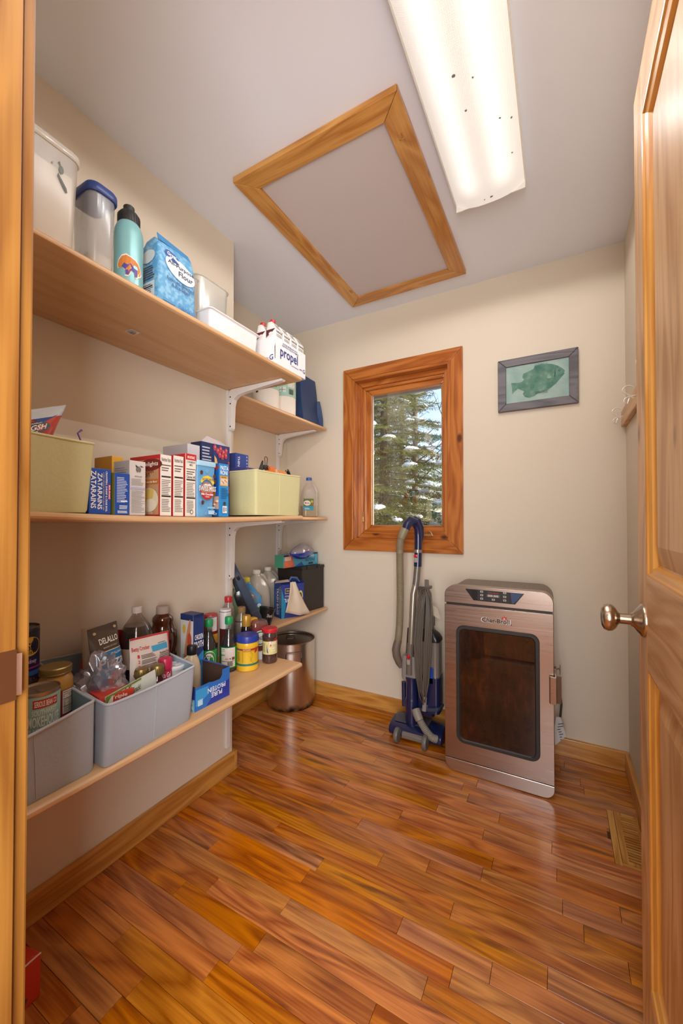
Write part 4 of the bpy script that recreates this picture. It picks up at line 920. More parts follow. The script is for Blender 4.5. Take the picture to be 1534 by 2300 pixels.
P.poly([(.42, .84), (.50, .80), (.60, .62), (.55, .58), (.44, .70)], '#e2bf74'); P.poly([(.42, .40), (.50, .52), (.54, .36), (.46, .30)], '#5c9a3c'); P.lines(.62, .42, .88, .76, 9, '#8a94c4', .5); P.text('BOLD', .91, .52, .97, .78, '#c8465a', -90); P.oval(.93, .38, .045, .05, '#b83c48', 14); P.rect(.4, .02, .98, .24, '#31509a'); P.done(t)
obj('top_flap', MB().rings([[(-w/2, -d/2, h), (w*.42, -d/2, h-.001), (w*.30, -d/2+.012, h+.016), (-w*.25, -d/2+.010, h+.026)], [(-w/2, -d/2+.001, h), (w*.42, -d/2+.001, h-.001), (w*.30, -d/2+.013, h+.016), (-w*.25, -d/2+.011, h+.026)]]), mat('#c9c0c4', .6), t, 0)
obj('top_flap', MB().rings([[(-w*.3, d/2, h), (w*.5, d/2, h), (w*.38, d/2-.03, h+.010), (-w*.2, d/2-.02, h+.014)], [(-w*.3, d/2-.001, h), (w*.5, d/2-.001, h), (w*.38, d/2-.031, h+.010), (-w*.2, d/2-.021, h+.014)]]), mat('#b8afb4', .6), t, 0)
t, F, L, T_, D_ = crate('spaghetti_box', 'narrow dark blue spaghetti box with vertical lettering behind the pasta box', 'box', -1.13, 1.165, 1.240, zb2+.06, 1.412, .05, ('#2c4590', '#22397c', '#2c4590'))
P = Print().on(F); P.text('THIN SPAGHETTI', .16, .22, .32, .94, '#e4e8f0', -90)
for i in range(9): P.poly([(.80, .94-.07*i), (.92, .97-.07*i), (.92, .955-.07*i), (.80, .925-.07*i)], '#a8b4dc'); P.poly([(.80, .97-.07*i), (.92, .94-.07*i), (.92, .925-.07*i), (.80, .955-.07*i)], '#a8b4dc')
P.done(t)
# contents of the right cream bin
def item(nm, lb, cat, loc, rot, dims, col, prints=None, part='carton', group=None):
    w, d, h = dims; t = thing(nm, lb, cat, loc, rot, group); obj(part, MB().box(-w/2, -d/2, 0, w/2, d/2, h), mat(col, .42), t, 0, .001)
    if prints: P = Print(); prints(P, w, d, h); P.done(t)
    return t
zc = zb2+.115
item('snack_box', 'dark blue snack box lying at the left in the right cream bin', 'box', (-1.10, 1.160, zc), Q, (.07, .12, .068), '#3a3f7a', lambda P, w, d, h: (P.on(face('F', w, d, h)), P.oval(.2, .8, .12, .12, '#b84a58'), P.rect(.5, .75, .9, .9, '#7a8ac0')))
item('snack_box', 'dark red snack box lying in the middle of the right cream bin', 'box', (-1.10, 1.232, zc), Q, (.06, .12, .064), '#8a2a34', lambda P, w, d, h: (P.on(face('F', w, d, h)), P.text('CHEWY', .1, .72, .8, .92, '#c8606a')))
item('snack_box', 'bright red narrow box beside the orange box in the cream bin', 'box', (-1.10, 1.285, zc), Q, (.036, .12, .062), '#c02c34')
item('orange_food_box', 'bright orange box sticking out of the right cream bin', 'box', (-1.07, 1.348, zc), Q+.05, (.082, .05, .080), '#ee8a2e', lambda P, w, d, h: (P.on(face('F', w, d, h)), P.rect(0, 0, .16, 1, '#e8c4b0'), P.text('Pancake', .2, .72, .62, .92, '#f6e2b8'), P.rect(.5, .3, .95, .7, '#f2a548')))
item('orange_food_box', 'small darker orange box standing behind the bright orange box', 'box', (-1.13, 1.385, zc), Q+.05, (.045, .03, .105), '#e2702c')
t = thing('dark_fan_blade', 'dark curved pointed utensil blade rising from the cream bin', 'utensil', (-1.12, 1.300, zc), Q)
bl = [(-.030, 0), (-.022, .04), (-.008, .08), (.016, .125), (.020, .122), (.016, .06), (.014, 0)]
obj('blade', MB().rings([[(a, yy, b) for a, b in bl] for yy in (-.003, .003)]), mat('#2e2a28', .45), t, 0, .001)
t = thing('binder_clip', 'black binder clip with a wire loop above the orange box', 'clip', (-1.13, 1.352, zc+.005), Q)
obj('clip', MB().prism([(-.006, .085), (.006, .085), (.001, .105), (-.001, .105)], 0, -.016, .016), BLACK, t, 0, .0005)
obj('wire_loop', MB().tube([(-.006, 0, .104), (-.008, 0, .125)]+[(-.010*math.cos(a), 0, .132+.010*math.sin(a)) for a in [k*PI/6 for k in range(7)]]+[(.008, 0, .125), (.006, 0, .104)], .0015, 6), mat('#3c3a3a', .3, .8), t, 40)
t, fr = pouch('clear_snack_bag', 'crumpled clear bag at the right end of the cream bin', 'bag', (-1.08, 1.42, zc-.02), Euler((-.2, 0, Q)), .07, .10, .04, clear('#cfc4b8', .4, .55, .1), .05, seed=12, wob=.008)
t = thing('black_clip', 'black plastic bag clip at the right end of the cream bin', 'clip', (-1.07, 1.442, zc+.02), Q)
obj('clip', MB().tube([(-.018, 0, .070), (-.006, 0, .062), (.004, 0, .048), (.006, 0, .02), (.006, 0, -.02)], [.009, .008, .007, .007, .007], 10), BLACK, t, 40)
obj('pivot', MB().lathe([(.003, .066), (.003, .078)], 10, (-.018, 0)), mat('#b8b4b0', .3, .6), t, 0)
x, y = -1.335, 1.868
bottle('pepper_grinder', 'slim black cylinder standing between the cream bin and the juice jug', 'grinder', x, y, ZA2, [(.0185, 0), (.0195, .003), (.0195, .028), (.0165, .036), (.0160, .10), (.0165, .15), (.0180, .165), (.0180, .222), (.016, .230)], mat('#1e1a1c', .22), 0, seg=24)
# juice jug
x, y = -1.385, 2.075
t = thing('juice_jug', 'half-full clear juice jug with a blue cap on the middle alcove shelf', 'jug', (x, y, ZA2+.0006), turn(x, y)+.25)
jl = [(0, .046, .046, .018), (.004, .050, .050, .02), (.11, .050, .050, .02), (.15, .046, .046, .024), (.19, .032, .032, .02), (.215, .018, .018, .015), (.225, .015, .015, .012), (.235, .015, .015, .012)]
obj('body', loft(jl, 5), clear('#e0d8d0', .35, .30, .08), t, 45)
obj('juice', loft([(.003, .044, .044, .018), (.006, .0475, .0475, .02), (.070, .0475, .0475, .02)], 5), clear('#b79a50', .2, .8, .1), t, 45)
obj('cap', MB().lathe([(.0185, .232), (.0185, .248), (.016, .250)], 24), mat('#2c62b0', .4), t, 35)
obj('handle', MB().tube([(.020, 0, .205), (.040, 0, .190), (.052, 0, .155), (.050, 0, .118)], [.009, .010, .010, .009], 10), clear('#e0d8d0', .35, .42, .08), t, 40)
P = Print().on(lambda u, v, o: (-.047+u*.064, -.0506-o, .042+v*.072)); P.rect(0, 0, 1, 1, '#2f97b4'); P.rect(0, .35, 1, 1, '#5a7a34'); P.oval(.35, .62, .34, .22, '#e8e4dc'); P.text('Motts', .12, .55, .6, .7, '#b83040'); P.oval(.82, .75, .12, .12, '#c8b040'); P.oval(.9, .5, .08, .09, '#b84a38'); P.lines(.1, .08, .7, .25, 2, '#d8e8ec'); P.done(t)
# ---- bottom left shelf
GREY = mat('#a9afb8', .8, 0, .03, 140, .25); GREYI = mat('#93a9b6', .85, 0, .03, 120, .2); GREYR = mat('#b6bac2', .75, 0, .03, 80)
ZB = ZL+.0008
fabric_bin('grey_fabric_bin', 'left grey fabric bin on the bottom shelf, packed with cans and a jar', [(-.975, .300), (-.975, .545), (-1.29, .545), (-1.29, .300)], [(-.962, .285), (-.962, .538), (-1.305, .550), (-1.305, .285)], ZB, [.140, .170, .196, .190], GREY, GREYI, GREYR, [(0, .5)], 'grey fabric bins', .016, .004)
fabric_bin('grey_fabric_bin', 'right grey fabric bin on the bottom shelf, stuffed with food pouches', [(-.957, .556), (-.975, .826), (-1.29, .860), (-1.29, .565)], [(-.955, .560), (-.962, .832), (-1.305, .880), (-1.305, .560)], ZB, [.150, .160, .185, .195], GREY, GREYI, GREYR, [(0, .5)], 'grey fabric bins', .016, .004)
TIN = mat('#b8aa98', .28, .9); GOLD = mat('#9a8450', .38, .7)
def can(name, label, x, y, z, r, h, lab, tabrot=0, tilt=(0, 0), a0=None, tinm=None):
    rot = turn(x, y)+.22 if a0 is None else a0
    t = thing(name, label, 'can', (x, y, z+.0004), (tilt[0], tilt[1], rot))
    prof = [(r*.93, .001), (r*.99, 0), (r, .003), (r*.985, .006), (r*.975, .008), (r*.975, h-.008), (r*.985, h-.006), (r, h-.003), (r*.99, h), (r*.955, h-.0005), (r*.94, h-.004), (r*.80, h-.004), (r*.78, h-.0035), (r*.70, h-.0045), (r*.45, h-.004), (.001, h-.004)]
    obj('tin', MB().lathe(prof, 40, cap1=True), tinm or TIN, t, 30)
    P = Print(); P.fr = cyl(r*.975); P.fr.nu = 48; P.rect(-180, .009, 180, h-.009, lab)
    tb = MB().rings([[(a*.8, b*1.0-.006, z_) for a, b, _ in rrect(.008, .013, .007, 4)] for z_ in (h-.0035, h-.0022)]); obj('pull_tab', tb, tinm or TIN, t, 30)
    return t, P
x, y = -1.040, .455
t, P = can('black_bean_can', 'pale teal bean can with a red banner, standing in the left grey bin', x, y, .625, .0395, .132, '#9fc0b4')
P.fr.nu = 10
P.rect(-30, .098, 42, .117, '#b8322c'); P.text('SERIOUS BEAN', -26, .101, 24, .114, '#f2ece0'); P.text('CO', 27, .102, 38, .113, '#f2ece0'); P.text('SOUTHWEST', -32, .083, 38, .095, '#e6e4d6'); P.text('SMOKEHOUSE', -50, .058, 48, .081, '#ece9dc'); P.text('BLACK BEANS', -42, .045, 30, .055, '#e6e4d6')
P.rect(-28, .030, 16, .041, '#5c4a44'); P.text('SUPERSWEET CORN', -26, .036, 14, .0400, '#e6dccc'); P.text('& GRILLED RED PEPPER', -26, .031, 14, .0348, '#e6dccc'); P.oval(-5, .012, 32, .014, '#8a5a2c', 24, 0, 180); P.oval(-5, .012, 24, .010, '#5a2a1c', 24, 0, 180); P.done(t)
bottle('sauce_jar', 'glass jar of yellow-brown sauce with a dull gold lid in the left grey bin', 'jar', -1.105, .518, .622, [(.030, 0), (.036, .004), (.0375, .012), (.0375, .110), (.036, .122), (.031, .132), (.030, .134)], mat('#b98a3c', .12, 0, .08, 20, 0, .6, .5), turn(-1.105, .518), None, [(.0325, .134), (.0345, .135), (.0345, .139), (.0335, .140), (.0345, .141), (.0345, .151), (.0325, .1535), (.030, .153), (.027, .1525)], GOLD)
P = Print(); P.fr = cyl(.0376); P.fr.nu = 12; P.rect(-40, .020, 62, .100, '#8c2c28'); P.facts(22, .042, 58, .098); P.lines(2, .022, 56, .040, 4, '#d8b8a8'); P.oval(0, .030, 10, .010, '#d8c8a0'); P.done(bpy.data.objects['sauce_jar'])
x, y = -1.165, .462
t, P = can('blue_label_can', 'short can with a dark lid and blue label at the back of the left bin', x, y, .640, .0345, .100, '#d2c58c', tinm=mat('#5a5454', .35, .6)); P.rect(-40, .055, 44, .090, '#263a78'); P.text('OREGON', -20, .065, 30, .082, '#e6e6ea'); P.done(t)
x, y = -1.215, .488
t, P = can('baked_bean_can', 'tall dark can with a yellow oval label behind the left grey bin', x, y, .700, .040, .165, '#2b2450', tinm=mat('#6c6668', .3, .8))
P.rect(-180, .135, 180, .155, '#2a2a38', 48); P.oval(16, .118, 42, .024, '#e0b83c'); P.text("BUSH'S", -22, .108, 50, .128, '#1c1a18'); P.text('BEST', 0, .099, 32, .106, '#1c1a18'); P.text('Red Kidney', -30, .072, 40, .086, '#d8b8d8'); P.rect(-50, .062, 60, .066, '#a83a78'); P.rect(-50, .044, 60, .056, '#3a6ab0')
R = random.Random(2)
for i in range(26): P.oval(-30+R.uniform(0, 85), .012+R.uniform(0, .028), 7, .004, R.choice(('#5a2420', '#3a1814', '#7a4a3a')), 8)
P.done(t)
x, y = -1.005, .362
t, P = can('red_label_can', 'small can with a red label at the front left of the left grey bin', x, y, .585, .033, .070, '#a8303c'); P.done(t)
t, P = can('brown_lid_can', 'low tan-topped can lying low behind the gold-lidded jar', -1.200, .560-.0, .640, .03, .06, '#c49a6a', tinm=mat('#c9a478', .4, .4)); t.location = (-1.19, .500-.0, .560); P.done(t)
# stuff in the second bin
t = thing('snack_tray', 'white folded card tray printed with green lettering along the front of the grey bin', 'carton', (-1.00, .658, .640), (0, -.12, Q+.10)); w_ = .150
obj('card', MB().box(-w_/2, -.001, 0, w_/2, .001, .068).box(-w_/2, .02, 0, -w_/2+.0015, .001, .060).rings([[(-w_/2, 0, .066), (-w_/2-.0, .03, .030), (-w_/2, .03, 0), (-w_/2, 0, 0)], [(-w_/2+.002, 0, .066), (-w_/2+.002, .03, .030), (-w_/2+.002, .03, 0), (-w_/2+.002, 0, 0)]]), mat('#dcdccf', .6, 0, .03), t, 0)
P = Print().on(lambda u, v, o: (-w_/2+u*w_, -.001-o, v*.068)); P.text('Live Love Snack!', .26, .55, .66, .78, '#4a5a3a'); P.text('4 3 P', .24, .80, .48, .94, '#3a4a30'); P.poly([(0, 1), (0, .7), (.14, 1)], '#7c8a2c'); P.poly([(.40, 1), (.62, .97), (.68, 1)], '#7ca03c')
for cu in (.36, .40, .47, .52, .60): P.oval(cu, .36+.3*(cu-.4), .014, .05, '#6a5434' if cu > .38 else '#b8a870', 8)
P.rect(.0, .93, .68, 1, '#7a8a3c'); P.done(t)
t = thing('red_card_box', 'flat red box lettered in white beside the white snack tray', 'box', (-1.022, .606, .668), (0, .05, Q-.1)); obj('carton', MB().box(-.04, -.03, 0, .045, .03, .03), mat('#c8402c', .45), t, 0, .001)
P = Print().on(lambda u, v, o: (-.04+u*.085, -.03-o, v*.03)); P.text('Triple', .3, .45, .8, .85, '#f2e2d0'); P.done(t)
for i, (x, y, lb) in enumerate(((-1.035, .702, 'left one of two small dark syrup bottles with ridged gold caps in the grey bin'), (-1.020, .742, 'right one of two small dark syrup bottles with ridged gold caps in the grey bin'))):
    t = bottle('extract_bottle', lb, 'bottle', x, y, .615, [(.017, 0), (.019, .004), (.019, .050), (.016, .066), (.0115, .076), (.0115, .082)], mat('#4a1e14', .1, 0, .1, 20, 0, .6, .6), 0, 'gold-capped extract bottles', [(.0165, .080), (.0175, .082), (.0175, .102), (.016, .106), (.012, .107)], GOLD, seg=24)
    rd = MB()
    for k in range(20): a = k*PI/10; rd.box(-.0007, -.0007, .083, .0007, .0007, .100); q = rd.v[-8:]; rd.v[-8:] = [(p[0]+.0178*math.cos(a), p[1]+.0178*math.sin(a), p[2]) for p in q]
    obj('cap_ridges', rd, GOLD, t, 0)['kind'] = 'stuff'
t = bottle('sprinkle_jar', 'small jar with a raspberry-pink lid in the right corner of the grey bin', 'jar', -1.045, .786, .620, [(.017, 0), (.019, .003), (.019, .062), (.018, .070)], mat('#b8502c', .25), turn(-1.045, .786), None, [(.0185, .070), (.020, .072), (.020, .100), (.018, .104), (.010, .105)], mat('#c0244c', .3), seg=24)
P = Print(); P.fr = cyl(.0192); P.fr.nu = 8; P.rect(-60, .045, 70, .070, '#c0244c'); P.text('Vita Gel', -40, .050, 50, .066, '#f0e0e4'); P.done(t)
t = bottle('lidded_tub', 'small tub with a printed white lid at the right end of the grey bin', 'tub', -1.050, .838-.015, .622, [(.024, 0), (.028, .060)], mat('#e6e2dc', .4), turn(-1.03, .82), 'x' and None, [(.030, .058), (.031, .060), (.031, .068), (.029, .070)], mat('#e8e8ea', .35), seg=28)
P = Print().on(lambda u, v, o: ((u-.5)*.056, (v-.5)*.056, .070+o)); P.oval(.5, .5, .40, .40, '#cfe0ea'); P.oval(.5, .52, .30, .28, '#e8ecee'); P.text('Cream', .30, .5, .72, .62, '#2c62a8'); P.oval(.38, .26, .16, .08, '#e0823c'); P.oval(.66, .7, .08, .05, '#c03040'); P.done(t)
# pouches
t, fr = pouch('pizza_mix_pouch', 'tall brown and blue pizza dough pouch standing in the grey bin', 'pouch', (-1.110, .660, .640), Euler((-.10, -.06, Q+.12)), .088, .205, .040, mat('#4c3c30', .45, 0, .04), .03, seed=4, flat_bottom=True, wob=.002)
P = Print().on(fr); P.rect(0, .02, 1, .66, '#2a7aae'); P.rect(0, .655, 1, .665, '#d8c8a8'); P.text('DELALLO', .24, .76, .88, .84, '#ece4d6'); P.text('MAKERS OF ITALY', .32, .70, .80, .72, '#b8a890'); P.text('ITALIAN', .50, .59, .92, .62, '#e6eef2'); P.text('Pizza', .12, .44, .96, .57, '#f2f2ee'); P.text('DOUGH KIT', .26, .39, .84, .42, '#cfe0ea')
P.oval(.64, .20, .36, .17, '#b8582c', 28); P.oval(.64, .20, .31, .145, '#c8402a', 28); R = random.Random(6)
for i in range(34):
    a, q = R.uniform(0, 2*PI), R.uniform(0, .9); P.oval(.64+.28*q*math.cos(a), .20+.13*q*math.sin(a), .04, .013, R.choice(('#f0e0c0', '#6a8a3c', '#e8d0a0', '#a82820')), 8, rot=a)
P.oval(.12, .93, .05, .018, '#b8a070', 10); P.oval(.82, .95, .05, .018, '#b8a070', 10); P.done(t)
t, fr = pouch('clear_side_pouch', 'beige backed pouch standing just left of the pizza pouch', 'pouch', (-1.150, .650, .640), Euler((-.06, -.05, Q-.5)), .07, .195, .03, mat('#b09478', .5, 0, .06), .03, seed=14, flat_bottom=True, wob=.003)
t, fr = pouch('cake_mix_pouch', 'white baking mix pouch with red edges and a blue stripe leaning in the grey bin', 'pouch', (-1.085, .765, .640), Euler((-.10, .07, Q+.10)), .142, .150, .045, mat('#d8c8bc', .45, 0, .02), .05, seed=8, flat_bottom=True, wob=.005)
P = Print().on(fr); P.rect(0, .965, 1, 1, '#c02a30'); P.rect(.955, .1, 1, .97, '#c83038'); P.text('Betty Crocker', .02, .73, .40, .83, '#b82c34'); P.rect(.44, .68, .88, .79, '#3c9cc4'); P.lines(.62, .81, .86, .84, 1, '#5a7a8a')
for i in range(3): P.text(str(i+1), .10, .62-i*.10, .14, .68-i*.10, '#c03038'); P.lines(.17, .60-i*.10, .52, .68-i*.10, 3, '#6a5e58', .45)
P.text('Nutrition Facts', .60, .60, .90, .65, '#2a2624'); P.rect(.58, .575, .92, .585, '#2a2624'); P.lines(.58, .38, .92, .57, 6, '#5a524c', .4); P.rect(.58, .47, .92, .485, '#2a2624')
P.rect(.02, .30, .50, .335, '#c86468'); P.rect(.04, .16, .5, .29, '#dcae9e'); P.lines(.05, .17, .49, .28, 4, '#b86a60', .4); P.lines(.04, .03, .5, .13, 4, '#6a5e58'); P.done(t)
t, fr = pouch('red_snack_bag', 'red and white crinkled snack bag at the back left of the grey bin', 'bag', (-1.215, .690, .640), Euler((-.25, .25, Q+.1)), .13, .165, .05, mat('#b02428', .3), .05, seed=20, wob=.010)
P = Print().on(fr); P.lines(.35, .3, .95, .8, 8, '#d8b8b0', .3, .2, True); P.text('Salt', .30, .70, .5, .80, '#f0e0d8'); P.done(t)
t = thing('plastic_bag', 'crumpled clear plastic bag stuffed into the left of the grey bin', 'bag', (-1.080, .618, .700), 0)
bm = bmesh.new(); bmesh.ops.create_icosphere(bm, subdivisions=4, radius=1)
mb = MB(); mb.v = []
for v in bm.verts:
    p = v.co.copy(); nn = noise.noise(p*2.2+Vector((5, 1, 2)))*.5+abs(noise.noise(p*5.0))*.40+abs(noise.noise(p*11.0))*.16
    mb.v.append((p.x*.055*(1+nn), p.y*.046*(1+nn), (p.z*.058*(1+nn*1.2)) if p.z > -.6 else -.03))
mb.f = [[v.index for v in f.verts] for f in bm.faces]; mb.m = [0]*len(mb.f); bm.free()
obj('film', mb, clear('#e4dce0', .9, .22, .10), t, 25)

COLA = mat('#160b08', .06, 0, .1, 20, 0, .6, .8); PET = clear('#e6ddd8', .3, .03, .04)
x, y = -1.228, .815
t = bottle('cola_bottle', 'big clear bottle of dark cola with a white cap behind the white mix pouch', 'bottle', x, y, ZL+.004, [(.030, 0), (.046, .004), (.052, .02), (.053, .10), (.051, .105), (.053, .11), (.053, .20), (.050, .222), (.038, .250), (.022, .272), (.0145, .284), (.0135, .290), (.0135, .300)], PET, turn(x, y), liquid=.250, liqm=COLA, cap=[(.0155, .290), (.0158, .291), (.0158, .309), (.014, .311)], capm=mat('#e4d8d0', .4))
P = Print(); P.fr = cyl(.0536); P.fr.nu = 48; P.rect(-180, .120, 180, .185, '#c9b6a4'); P.done(t)
x, y = -1.258, .935
t = bottle('tea_bottle', 'large ribbed bottle of brown iced tea with a beige cap and dark leafy label', 'bottle', x, y, ZL, [(.040, 0), (.046, .004), (.046, .120), (.043, .126), (.049, .150), (.0505, .175), (.047, .198), (.039, .206), (.035, .222), (.0335, .232), (.0365, .240), (.034, .252), (.024, .262), (.0185, .268)], mat('#4a2010', .06, 0, .25, 14, 0, .6, .8), turn(x, y), cap=[(.0215, .264), (.0225, .266), (.0225, .288), (.020, .291)], capm=mat('#b9a498', .45))
P = Print(); P.fr = cyl(.0466); P.fr.nu = 48; P.rect(-180, .030, 180, .118, '#2c241c'); P.fr = cyl(.0466); P.fr.nu = 8
P.rect(-60, .102, 70, .112, '#1c1814'); P.text('SWEET TEA', -8, .1035, 46, .110, '#e6dcc8'); P.rect(-30, .050, 30, .100, '#d8cdb0'); P.text('GOLD', -44, .076, 26, .098, '#3a3020'); P.text('PEAK', -44, .050, 26, .072, '#3a3020')
for i in range(6): P.poly([(34+i*3, .070), (40+i*4, .100-.004*i), (38+i*4, .066)], '#4f7a34')
P.done(t)
# broth
t, F, L, T_, D_ = crate('broth_carton', 'white and navy chicken broth carton behind the syrup bottle', 'carton', -1.130, .962, 1.008, ZL, .805, .066, ('#26386e', '#dcd6d2', '#26386e'), None)
P = Print().on(F); P.poly([(0, .0), (1, 0), (1, .50), (0, .38)], '#2f83c4'); P.poly([(0, .42), (1, .56), (1, .98), (0, .98)], '#26386e'); P.text('CHICKEN', .14, .66, .94, .73, '#f2f2f2'); P.text('BROTH', .08, .55, .98, .64, '#f2f2f2'); P.rect(0, .96, 1, 1, '#1c2a54')
P.on(L); P.rect(0, .92, 1, 1, '#26386e'); P.oval(.55, .62, .40, .12, '#d08a5c', rot=.9); P.oval(.72, .66, .16, .10, '#c4523c'); P.oval(.3, .80, .12, .06, '#e0b83c'); P.text('CRAFT', .2, .42, .7, .46, '#4a5266'); P.lines(.2, .26, .62, .40, 4, '#4a5266'); P.oval(.4, .14, .1, .04, '#2c3a66'); P.lines(.2, .03, .7, .08, 2, '#4a5266'); P.done(t)
x, y = -1.278, 1.086
bottle('beige_canister', 'plain beige plastic cylinder with an open top behind the broth carton', 'canister', x, y, ZL, [(.036, 0), (.039, .003), (.040, .205), (.0405, .222), (.039, .224), (.030, .220), (.018, .219), (.017, .205), (.001, .205)], mat('#c7ac96', .6), 0)
x, y = -1.105, .978-.045
t = bottle('syrup_bottle', 'cream-coloured syrup bottle with a loop handle and black cap', 'bottle', x, y, ZL, [(.026, 0), (.030, .004), (.031, .05), (.030, .085), (.024, .110), (.0165, .128), (.015, .134)], mat('#d9c4a4', .3, 0, .05), turn(x, y)+.5, None, [(.0165, .132), (.0172, .134), (.0172, .158), (.0155, .162), (.008, .163)], BLACK)
obj('handle', MB().tube([(-.012, 0, .128), (-.028, 0, .120), (-.034, 0, .098), (-.028, 0, .080)], [.0045, .005, .005, .0045], 10), mat('#d9c4a4', .3, 0, .05), t, 40); t.location = (-1.128, .985-.03, ZL+.0004)
SOY = mat('#140b0a', .06, 0, .1, 20, 0, .6, .8); GLS = clear('#e8ecea', .3, .03, .03); GREEN = mat('#1f9a58', .4)
def soy(x, y, lb, flip):
    t = bottle('soy_sauce_bottle', lb, 'bottle', x, y, ZL, [(.026, 0), (.031, .004), (.032, .008), (.032, .096), (.030, .112), (.022, .136), (.0135, .158), (.0128, .176), (.0128, .192)], GLS, turn(x, y), 'green-capped soy sauce bottles', [(.0150, .185), (.0158, .187), (.0158, .211), (.014, .214)], GREEN, .165 if flip else .170, SOY)
    P = Print(); P.fr = cyl(.0322); P.fr.nu = 48; P.rect(-180, .018, 180, .100, '#17953c'); P.fr = cyl(.0322); P.fr.nu = 10
    if flip:
        P.facts(-58, .022, 46, .097, 'Less Sodium'); P.rect(-26, .046, 44, .094, '#e6dcd4'); P.lines(-24, .068, 40, .092, 6, '#c8787c', .3); P.text('NO. 12', -54, .066, -30, .072, '#2a2624'); P.text('MADE', -22, .052, -2, .058, '#c8862c'); P.poly([(4, .054), (10, .054), (10, .0515), (14, .0555), (10, .0595), (10, .057), (4, .057)], '#2a2624'); P.rect(20, .050, 40, .061, '#7a4a3a'); P.bars(-8, .026, 26, .044)
    else:
        P.oval(6, .060, 46, .038, '#e8f0e6'); P.oval(6, .060, 42, .0345, '#5a8a4c'); P.oval(2, .060, 34, .028, '#ecefe8'); P.text('SOY', -22, .066, 18, .082, '#1c1a18'); P.text('KIKKOMAN', -26, .050, 34, .060, '#1c1a18'); P.poly([(20, .034), (34, .042), (38, .032), (26, .026)], '#b83a2c')
    P.done(t)
soy(-1.205, 1.100, 'left soy sauce bottle with a green cap and a round green emblem label', False)
soy(-1.165, 1.168, 'right soy sauce bottle with a green cap and a white barcode label turned outward', True)
# protein bar box, open at the top
ang = -.02; ya, yb = .858, 1.000; w, d, h = .142, .150, .098
t = thing('protein_bar_box', 'open blue box with upside-down white lettering at the front of the bottom shelf', 'box', (-1.072, .932, ZL+.0004), Q-.03)
mb = walls_open(w, d, h, .0016, (h*.72, h, h*.96, h*.78))
mb.add([(-w/2, -d/2, h*.7), (-w/2, -d/2+.0016, h*.7), (w/2, -d/2, h*.7)], [])
obj('tray', mb, mat('#4a3228', .8), t, 0)
def side(pts, nrm, col):
    q = MB(); a = [Vector(p) for p in pts]; nn = Vector(nrm)*.0009; q.rings([[tuple(p) for p in a], [tuple(p+nn) for p in a]]); return obj('printed_side', q, mat(col, .4), t, 0)
side([(-w/2, -d/2, 0), (w/2, -d/2, 0), (w/2, -d/2, h), (w*.28, -d/2, h), (w*.27, -d/2, h*.82), (w*.20, -d/2, h*.70), (0, -d/2, h*.72), (-w*.12, -d/2, h*.76), (-w/2, -d/2, h*.74)], (0, -1, 0), '#2f6fc0')
side([(-w/2, -d/2, 0), (-w/2, -d/2, h*.74), (-w/2, d/2, h*.90), (-w/2, d/2, 0)], (-1, 0, 0), '#2a3a96')
side([(w/2, -d/2, 0), (w/2, -d/2, h), (w/2, d/2, h), (w/2, d/2, 0)], (1, 0, 0), '#26308c')
lip = []; 
for k in range(24):
    x_ = -w*.5+w*k/23; lip.append((x_, -d/2+.006+.0*k, h*(.98)+(.0035 if k % 2 else 0)))
obj('torn_edge', MB().rings([[(w/2-.004, -d/2+.002, h), (w/2-.004+.004, -d/2+.002, h), (w/2, d/2, h+.001), (w/2-.010, d/2, h+.001)], [(w/2-.004, -d/2+.002, h+.0012), (w/2, -d/2+.002, h+.0012), (w/2, d/2, h+.0022), (w/2-.010, d/2, h+.0022)]]).rings([[(-w/2, d/2-.014, h), (-w/2+w, d/2-.014, h), (w/2, d/2, h), (-w/2, d/2, h)], [(-w/2, d/2-.014, h+.001), (w/2, d/2-.014, h+.001), (w/2, d/2, h+.001), (-w/2, d/2, h+.001)]]), mat('#3a58b4', .5), t, 0)
obj('torn_flap', MB().rings([[(-.01, d/2-.015, h), (.02, d/2-.015, h), (.012, d/2-.030, h-.008), (0, d/2-.034, h-.010)], [(-.01, d/2-.016, h), (.02, d/2-.016, h), (.012, d/2-.031, h-.009), (0, d/2-.035, h-.011)]]), mat('#b58a5c', .7), t, 0)
P = Print().on(lambda u, v, o: (-w/2+u*w, -d/2-.001-o, v*h)); P.poly([(.01, .68), (.36, .66), (.36, .40), (.01, .14)], '#3c9ad8'); P.poly([(.30, .03), (.98, .03), (.98, .60), (.62, .45)], '#2a3a9c'); P.text('PURE', .44, .22, .76, .38, '#eef0f4', 180); P.text('PROTEIN', .34, .41, .86, .57, '#eef0f4', 180); P.rect(.06, .14, .20, .34, '#9ccbe8'); P.lines(.07, .16, .19, .32, 4, '#e8f2f8')
P.on(lambda u, v, o: (-w/2-.001-o, d/2-u*d, v*h)); P.poly([(0, 0), (1, 0), (1, .38), (0, .42)], '#7ccbe4'); P.text('25', .70, .05, .96, .34, '#e8f4f8', 90); P.done(t)
